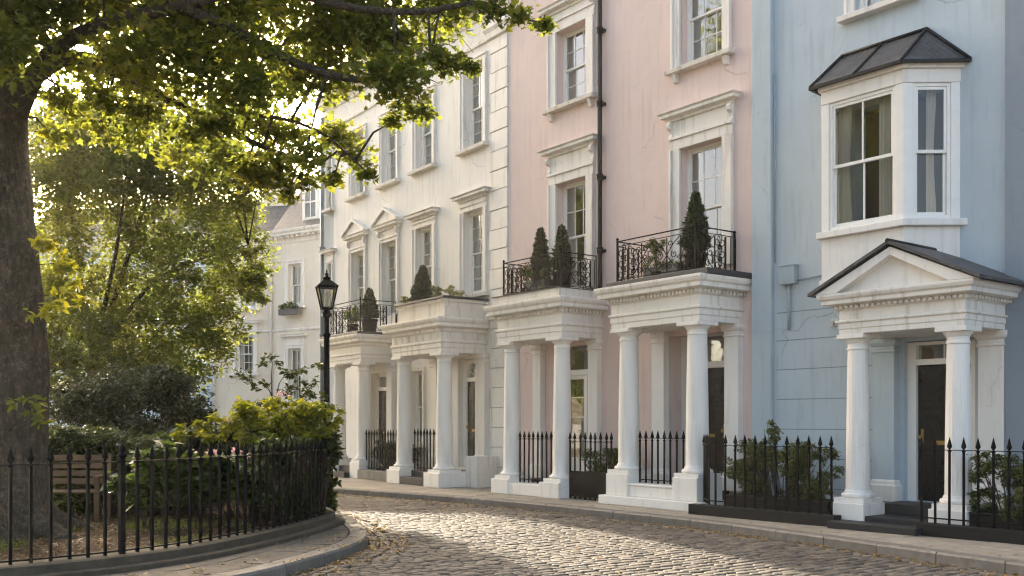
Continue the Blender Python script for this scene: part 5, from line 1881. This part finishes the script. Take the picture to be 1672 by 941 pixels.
def shrub(name, label, base, clumps, leaf, lmat, dens, tmpl=OVAL, up=0.35, tone=(0.3, 0.6), cat='shrub', flowers=(), shell=0.35, group=None, stems=6):
    base = Vector(base)
    root = thing(name, label, cat, base, 0, group)
    mb = MB()
    rr_ = random.Random(len(label) + 5)
    pts, tn = [], []
    for (x, y, z, r, *fl) in clumps:
        c = Vector((x, y, z)) - base
        fz = fl[0] if fl else 0.8
        n = int(3.2 * dens * r ** 2.1) + 40
        pts.append(blob(c, (r, r, r * fz), n, shell=shell))
        tn.append(np.full(n, rr_.uniform(*tone)))
        for _ in range(3):
            f_ = c + Vector((rr_.uniform(-.7, .7), rr_.uniform(-.7, .7), rr_.uniform(-.2, .6))) * r
            s0 = Vector((c.x * 0.55 + rr_.uniform(-.1, .1), c.y * 0.55 + rr_.uniform(-.1, .1), 0))
            mb.tube([s0, s0.lerp(f_, 0.55) + Vector((0, 0, 0.06)), f_], [0.011, 0.007, 0.003], 5)
    mb.build('stems', M['bark_thin'], root)
    P = np.concatenate(pts)
    T = np.concatenate(tn)
    keep = P[:, 2] > -0.02 - 0.0
    leaf_mesh('foliage', P[keep], leaf, tmpl, M[lmat], root, up=up, tone=T[keep])
    for (x, y, z, r) in flowers:
        c = Vector((x, y, z)) - base
        d = rng.normal(size=(70, 3))
        d /= np.linalg.norm(d, axis=1)[:, None]
        d[:, 2] = np.abs(d[:, 2]) * 0.8
        leaf_mesh('flower', np.array(c) + d * r, 0.04, DIAM, M['petal'], root, up=0.2)
    return root


# --- evergreen dome
cr = random.Random(5)
b_ = unp(215, 760, 19.5)
cls = []
for i in range(64):
    a, h_ = cr.uniform(0, 2 * math.pi), cr.random()
    rr = 1.7 * math.sqrt(1 - (h_ * 0.92) ** 2)
    cls.append((b_.x + rr * math.cos(a) * cr.uniform(.75, 1), 19.5 + rr * math.sin(a) * 0.8, 0.35 + 1.95 * h_, cr.uniform(.35, .55)))
shrub('evergreen_shrub', 'large dark dome shaped evergreen shrub behind the clipped hedge', (b_.x, 19.5, 0.06), cls, 0.085, 'leaf_bush', 1000, OVAL, 0.35, (0.3, 0.62))
# --- hedge behind the bench
cr = random.Random(9)
cls = []
for i in range(56):
    t = i / 55
    q = unp(70 + 345 * t, 0, 15.9 - 0.2 * t)
    for zz in (0.42, 0.82, 1.16):
        if zz > 0.5 or i % 2:
            cls.append((q.x + cr.uniform(-.05, .05), q.y + cr.uniform(-.22, .22), zz + cr.uniform(-.04, .04) + 0.06 * math.sin(t * 9), cr.uniform(.24, .32)))
shrub('hedge', 'dark green clipped hedge behind the bench and the hydrangeas', (cls[0][0] + 1.5, 15.9, 0.06), cls, 0.07, 'leaf_hedge', 950, OVAL, 0.45, (0.25, 0.55), 'hedge')
# --- lime green shrub by the lamp
cr = random.Random(21)
cls = []
for i in range(44):
    px, d = cr.uniform(385, 525), cr.uniform(14.9, 16.3)
    py = cr.uniform(676, 716) - 10 * math.sin((px - 385) / 140 * math.pi)
    q = unp(px, py, d)
    cls.append((q.x, q.y, q.z, cr.uniform(.17, .28)))
for (px, py, d) in ((540, 690, 15.4), (535, 670, 15.5), (545, 702, 15.2), (515, 672, 15.6), (520, 715, 15.1), (360, 690, 15.2), (330, 700, 15.2), (300, 705, 15.2), (345, 710, 15.1)):
    cls.append((*unp(px, py, d), 0.16))
shrub('shrub', 'sunlit lime green shrub spilling over the railing next to the street lamp', (-3.7, 15.6, 0.06), cls, 0.095, 'leaf_lime', 800, OVAL, 0.4, (0.3, 0.75),
      flowers=[(*unp(460, 648, 15.8), 0.10), (*unp(375, 690, 15.2), 0.05)])
# --- ivy on the railing
cr = random.Random(31)
cls = []
for i in range(46):
    px = cr.uniform(425, 536)
    d = 12.9 + (px - 425) / 111 * 2.3 + 0.3
    q = unp(px, cr.uniform(715, 845), d)
    if q.z > 0.1:
        cls.append((q.x, q.y, q.z, cr.uniform(.12, .22)))
for py in (700, 730, 760, 790, 815):
    cls.append((*unp(541, py, 15.3), 0.10))
shrub('ivy', 'dark ivy thicket growing behind the right hand bend of the garden railing', (-3.15, 14.9, 0.06), cls, 0.095, 'leaf_hedge', 1000, OVAL, 0.3, (0.15, 0.5), 'climber')
# --- hydrangeas
hyd = [('hydrangea', 'hydrangea with large pale leaves just right of the bench, no flowers', [(230, 775, 13.6, .38), (265, 760, 13.8, .36), (245, 800, 13.5, .3)], []),
       ('hydrangea', 'hydrangea with two pink flower heads behind the middle of the railing', [(320, 768, 13.9, .38), (355, 765, 14.0, .36), (335, 800, 13.8, .32), (375, 775, 14.1, .34)], [(347, 742, 13.6, .07), (385, 740, 13.7, .06)]),
       ('hydrangea', 'hydrangea in deep shade next to the ivy at the bend of the railing', [(405, 770, 14.3, .34), (430, 765, 14.5, .34), (415, 800, 14.2, .3)], [(408, 745, 13.9, .05)])]
for nm, lab, cc, ff in hyd:
    q = [(*unp(a, b, d), r, 0.85) for a, b, d, r in cc]
    bx = sum(p[0] for p in q) / len(q)
    by = sum(p[1] for p in q) / len(q)
    shrub(nm, lab, (bx, by, 0.06), q, 0.17, 'leaf_hydr', 620, OVAL, 0.55, (0.35, 0.7), 'shrub', [(*unp(a, b, d), r) for a, b, d, r in ff], group='hydrangeas behind the railing')
# low plants below the bench
q = [(*unp(px, py, 15.3), .17) for px, py in ((115, 830), (135, 822), (160, 830), (105, 815))]
shrub('ground_plant', 'small pale leaved plant growing under the front of the wooden bench', (unp(125, 0, 15.3).x, 15.3, 0.06), q, 0.09, 'leaf_hydr', 700, OVAL, 0.4, (0.5, 0.8), 'plant')

# --- bench
bx0, bx1, by_ = -7.55, -6.02, 14.9
bench = thing('park_bench', 'weathered wooden bench half hidden behind the big tree trunk', 'bench', ((bx0 + bx1) / 2, by_, 0.06), R(4))
hx = (bx1 - bx0) / 2
mb = MB()
for i in range(5):
    mb.box(-hx, hx, -0.25 + i * 0.1, -0.17 + i * 0.1, 0.41, 0.44)
mb.build('seat', M['timber'], bench, 0.004)
mb = MB()
for i in range(4):
    z_ = 0.52 + i * 0.115
    y_ = 0.23 + i * 0.025
    mb.box(-hx + 0.05, hx - 0.05, y_, y_ + 0.025, z_, z_ + 0.085)
mb.build('backrest', M['timber'], bench, 0.004)
for sx in (-1, 1):
    x = sx * (hx - 0.04)
    MB().box(x - 0.035, x + 0.035, -0.26, -0.19, 0, 0.405).build('leg', M['timber'], bench, 0.004)
    MB().prism([(x - 0.035, 0.20, 0), (x - 0.035, 0.27, 0), (x - 0.035, 0.36, 0.97), (x - 0.035, 0.30, 0.97)], (0.07, 0, 0)).build('leg', M['timber'], bench, 0.004)
    MB().box(x - 0.04, x + 0.04, -0.30, 0.24, 0.62, 0.66).box(x - 0.03, x + 0.03, -0.25, -0.19, 0.441, 0.619).build('armrest', M['timber'], bench, 0.004)

# ------------------------------------------------------------------ pots and balcony plants
def pot_mesh(r0, r1, h_, square=False):
    if square:
        return MB().add([(-r0, -r0, 0), (r0, -r0, 0), (r0, r0, 0), (-r0, r0, 0), (-r1, -r1, h_), (r1, -r1, h_), (r1, r1, h_), (-r1, r1, h_)],
                        [(3, 2, 1, 0), (0, 1, 5, 4), (1, 2, 6, 5), (2, 3, 7, 6), (3, 0, 4, 7), (4, 5, 6, 7)])
    return MB().lathe([(r0, 0), (r1 * 0.97, h_ * 0.86), (r1 * 1.06, h_ * 0.87), (r1 * 1.06, h_), (r1 * 0.94, h_), (r1 * 0.92, h_ - 0.03)], 18)


def cone_tree(F, u, v, z, label, ph, pr, ch, cr_, group='cone trees in pots on the balconies', leaf=0.075):
    root = thing('topiary_tree', label, 'potted tree', F.w(u, v, z), random.uniform(0, 6), group)
    pot_mesh(pr * 0.78, pr, ph).build('pot', M['pot'], root)
    MB().tube([(0, 0, ph - 0.05), (0, 0, ph + ch * 0.9)], [0.02, 0.006], 6).build('stem', M['bark_thin'], root)
    n = int(5200 * ch * cr_ / 0.25)
    t = rng.uniform(0, 1, n) ** 1.25
    a = rng.uniform(0, 2 * math.pi, n)
    prof = cr_ * 1.12 * np.clip((1 - t) ** 0.78, 0, 1) * np.clip(0.55 + t * 5, 0, 1)
    ph_ = rng.uniform(0, 6)
    lump = 1 + 0.2 * np.sin(a * 4 + t * 19 + ph_) + 0.16 * np.sin(a * 3 - t * 37)
    rad = prof * lump * np.sqrt(rng.uniform(0.35, 1.0, n))
    P = np.stack([rad * np.cos(a), rad * np.sin(a), ph + 0.04 + t * ch], 1)
    D = np.stack([np.cos(a) * 0.8, np.sin(a) * 0.8, np.full(n, 0.9)], 1)
    leaf_mesh('foliage', P, leaf, DIAM, M['leaf_con'], root, dirs=D * 2.0, up=0.0, curl=0.1)
    return root


def pot_plant(F, u, v, z, label, ph, pr, r, stem=0.0, lmat='leaf_box', name='potted_plant', n=520, leaf=0.05, potmat='pot', square=False, group=None, flat=0.85, tone=None):
    root = thing(name, label, 'potted plant', F.w(u, v, z), F.rz, group)
    pot_mesh(pr * 0.8, pr, ph, square).build('pot', M[potmat], root)
    zc = ph + stem + r * flat * 0.8
    sm = MB().tube([(0, 0, ph - 0.04), (0.01, 0, zc)], [0.014, 0.009], 6)
    for k in range(7):
        a = k * 0.9
        sm.tube([(0.01, 0, zc - r * 0.5), (r * 0.6 * math.cos(a), r * 0.6 * math.sin(a), zc + r * 0.3)], [0.006, 0.003], 4)
    sm.build('stem', M['bark_thin'], root)
    leaf_mesh('foliage', blob((0, 0, zc), (r, r, r * flat), n, shell=0.3), leaf, OVAL, M[lmat], root, up=0.25, tone=None if tone is None else np.full(n, tone))
    return root


def trough(F, u0, u1, v, z, label, h_=0.2, w_=0.2, lmat='leaf_box', r=0.14, mat='trough', name='planter_trough', n=420, leaf=0.05, cat='planter', tone=None):
    um = (u0 + u1) / 2
    root = thing(name, label, cat, F.w(um, v, z), F.rz)
    L_ = (u1 - u0) / 2
    MB().box(-L_, L_, -w_ / 2, w_ / 2, 0, h_).box(-L_ - 0.012, L_ + 0.012, -w_ / 2 - 0.012, w_ / 2 + 0.012, h_ + 0.001, h_ + 0.025).build('trough', M[mat], root, 0.005)
    P = []
    k = max(2, int(2 * L_ / 0.2))
    for i in range(k):
        P.append(blob((-L_ + 2 * L_ * (i + 0.5) / k, 0, h_ + r * 0.6), (r, w_ * 0.6, r * random.uniform(0.6, 1.2)), n // k, shell=0.2))
    P = np.concatenate(P)
    leaf_mesh('foliage', P, leaf, OVAL, M[lmat], root, up=0.2, tone=None if tone is None else np.full(len(P), tone))
    return root


# wide pink house balcony (top of roof sheet 4.085)
cone_tree(FP, 6.42, 0.78, 4.085, 'tall dark cone tree in a black pot on the wide pink house balcony', 0.34, 0.20, 0.98, 0.21)
pot_plant(FP, 5.55, 0.86, 4.085, 'small round standard tree with a bare stem on the wide pink house balcony', 0.12, 0.10, 0.17, 0.34, n=420, name='standard_tree')
trough(FP, 5.20, 6.05, 0.74, 4.085, 'long grey trough with low green plants on the wide pink house balcony', 0.2, 0.22)
# narrow pink house balcony (4.175)
cone_tree(FP, 1.92, 0.62, 4.175, 'slim cone tree behind a round shrub on the narrow pink house balcony', 0.34, 0.17, 0.98, 0.185)
cone_tree(FP, 2.78, 0.76, 4.175, 'cone tree in a black tub at the corner of the narrow pink house balcony', 0.36, 0.20, 0.86, 0.18)
pot_plant(FP, 1.75, 0.86, 4.175, 'round box shrub on a short stem behind the railing of the narrow pink house balcony', 0.14, 0.12, 0.19, 0.22, n=460, name='box_shrub')
trough(FP, 1.75, 2.5, 0.84, 4.175, 'grey trough with leafy plants on the narrow pink house balcony', 0.22, 0.22, n=500, r=0.2)
# right white house porch roof (4.425)
cone_tree(FW, 7.32, 0.62, 4.1, 'cone tree behind the parapet of the right hand white porch', 0.3, 0.22, 0.92, 0.27)
zt = 4.426
pot_plant(FW, 8.70, 1.04, zt, 'tiny clipped shrub on the white porch parapet, left of two fluffy plants', 0.06, 0.07, 0.14, 0.0, n=320, name='potted_shrub')
pot_plant(FW, 9.02, 0.62, 4.1, 'pale fluffy plant behind the porch parapet beneath the right white house window', 0.24, 0.14, 0.20, 0.0, n=300, name='potted_shrub', tone=0.75)
pot_plant(FW, 9.22, 0.98, zt - 0.06, 'small fluffy plant at the right corner of the porch parapet', 0.06, 0.07, 0.16, 0.0, n=300, name='potted_shrub', tone=0.7)
pot_plant(FW, 7.15, 1.0, zt, 'low grey green plant trailing at the left corner of the porch parapet', 0.05, 0.08, 0.17, 0.0, n=300, name='potted_shrub', tone=0.6, flat=0.6)
# left white house balcony (3.93)
cone_tree(FW, 4.58, 0.72, 3.93, 'cone tree in a black tub on the balcony of the far white house', 0.36, 0.22, 0.75, 0.22)
pot_plant(FW, 3.75, 0.82, 3.93, 'leafy spreading plant in a pot on the balcony of the far white house', 0.28, 0.16, 0.26, 0.08, n=420, leaf=0.08, tone=0.6, lmat='leaf_hedge')
# distant window box
um = (u1w + u2w) / 2
trough(FBf, um - 0.5, um + 0.5, 0.28, 5.62, 'planted window box under the distant first floor window', 0.2, 0.22, lmat='leaf_box', r=0.20, n=420, leaf=0.09, name='window_box')


# front garden shrubs
def front_shrub(F, u, v, label, size, n, z0=0.0, lmat='leaf_box', tone=(0.3, 0.6), tall=None, leaf=0.05, group='shrubs in the front gardens'):
    c = F.w(u, v)
    cls = []
    rr_ = random.Random(int(u * 100) + 3)
    for i in range(n):
        q = F.w(u + rr_.uniform(-1, 1) * size[0], v + rr_.uniform(-1, 1) * size[1])
        cls.append((q.x, q.y, z0 + rr_.uniform(0.15, size[2]), rr_.uniform(.15, .24)))
    if tall:
        for k in range(4):
            q = F.w(u + tall[0] + rr_.uniform(-.08, .08), v)
            cls.append((q.x, q.y, tall[1] - 0.12 * k, 0.13))
    return shrub('garden_shrub', label, (c.x, c.y, z0), cls, leaf, lmat, 3000, OVAL, 0.35, tone, group=group)


front_shrub(FB, 1.25, 0.95, 'bushy green shrub behind the railing left of the blue house porch', (0.95, 0.22, 1.05), 34, 0.1, tall=(-0.2, 1.42))
front_shrub(FB, 5.15, 0.95, 'bushy green shrub behind the railing right of the blue house porch', (0.75, 0.25, 0.95), 26, 0.1)
front_shrub(FP, 3.9, 0.62, 'wispy light green plants behind the solid panel railing between the pink porches', (0.42, 0.12, 0.9), 12, 0.1, 'leaf_hydr', (0.5, 0.8), leaf=0.05)
front_shrub(FW, 5.6, 0.45, 'dark low shrub behind the railing between the white porches', (0.75, 0.15, 0.85), 22, 0.1, 'leaf_bush', (0.3, 0.6))
mb = MB().box(-0.95, 0.95, -0.3, 0.3, 0, 0.24)
o = mb.build('flower_bed_edging', M['concrete'], None, 0.01)
o.location = FW.w(5.68, 0.86)
o.rotation_euler = (0, 0, FW.rz)
tag(o, 'low pale stone kerb block under the railing between the white porches', 'kerb block')
# black planters in the blue house front garden
for (u, lab, L_) in ((1.35, 'long black planter behind the left railing of the blue house', 0.95), (5.2, 'black planter behind the right railing of the blue house', 0.8)):
    o = MB().box(-L_, L_, -0.24, 0.24, 0, 0.30).box(-L_ - .015, L_ + .015, -0.255, 0.255, 0.301, 0.33).build('planter', M['black_plinth'], None, 0.008)
    o.location = FB.w(u, 1.02)
    o.rotation_euler = (0, 0, FB.rz)
    tag(o, lab, 'planter')

# ------------------------------------------------------------------ haze in the low sun
hz = MB().box(-60, 30, -6, 75, -1.4, 26).build('haze', None)
hz['kind'] = 'stuff'
hz['label'] = 'thin warm haze in the low sunlight'
hm = NT('warm_haze')
pv = hm.n('ShaderNodeVolumePrincipled')
pv.inputs['Color'].default_value = (1.0, 0.96, 0.88, 1)
pv.inputs['Density'].default_value = 0.00048
pv.inputs['Anisotropy'].default_value = 0.55
hm.l(pv.outputs[0], hm.out.inputs['Volume'])
hz.data.materials.clear()
hz.data.materials.append(hm.m)

# ------------------------------------------------------------------ fallen leaves, litter, grass
def along(line, n, of0, of1, ymin, ymax, zf):
    L = [p for p in offset(line, 0.0)]
    nr = normals(line)
    out = []
    while len(out) < n:
        i = rng.integers(0, len(L) - 1)
        if not ymin < L[i].y < ymax:
            continue
        t = rng.random()
        clus = 0.5 + 0.5 * noise.noise(Vector((L[i].x * 1.3, L[i].y * 1.3, 1)))
        if rng.random() > clus * 1.2:
            continue
        p = L[i].lerp(L[i + 1], t) + nr[i] * (of0 + (of1 - of0) * rng.random() ** 1.7)
        out.append((p.x, p.y, zf))
    return np.array(out)


P = np.concatenate([along(KT, 1100, 0.0, 0.32, 7, 26, -0.118), along(KG, 1000, -0.02, -0.55, 8, 18, -0.112), along(KG, 260, 0.0, 0.9, 8, 18, 0.008),
                    along(KT, 160, 0.3, 4.5, 8, 24, -0.10), along(KT, 60, -0.2, -1.6, 8, 22, 0.008)])
fl = leaf_mesh('fallen_leaves', P, 0.055, OVAL, M['leaf_dry'], up=0.82, curl=0.3)
struct(fl, 'stuff')
fl['label'] = 'yellow and brown fallen leaves gathered along the kerbs'
pts = []
while len(pts) < 5200:
    x, y = rng.uniform(-9, -2.6), rng.uniform(9.0, 17)
    if inside(x, y, poly):
        pts.append((x, y, 0.072))
ll = leaf_mesh('leaf_litter', np.array(pts), 0.06, OVAL, M['leaf_litter'], up=0.75, curl=0.3)
struct(ll, 'stuff')
ll['label'] = 'brown leaf litter on the garden soil under the big tree'
pts = []
while len(pts) < 3000:
    x, y = rng.uniform(-8.5, -3.2), rng.uniform(10.5, 15.5)
    if inside(x, y, poly) and noise.noise(Vector((x * 0.9, y * 0.9, 5))) > 0.12:
        pts.append((x, y, 0.06))
P = np.array(pts)
gr = leaf_mesh('grass', P, 0.09, NEED, M['grass'], dirs=np.tile((0, 0, 2.5), (len(P), 1)), up=0.0, curl=0.3)
struct(gr, 'stuff')
gr['label'] = 'thin patches of short grass on the garden soil'
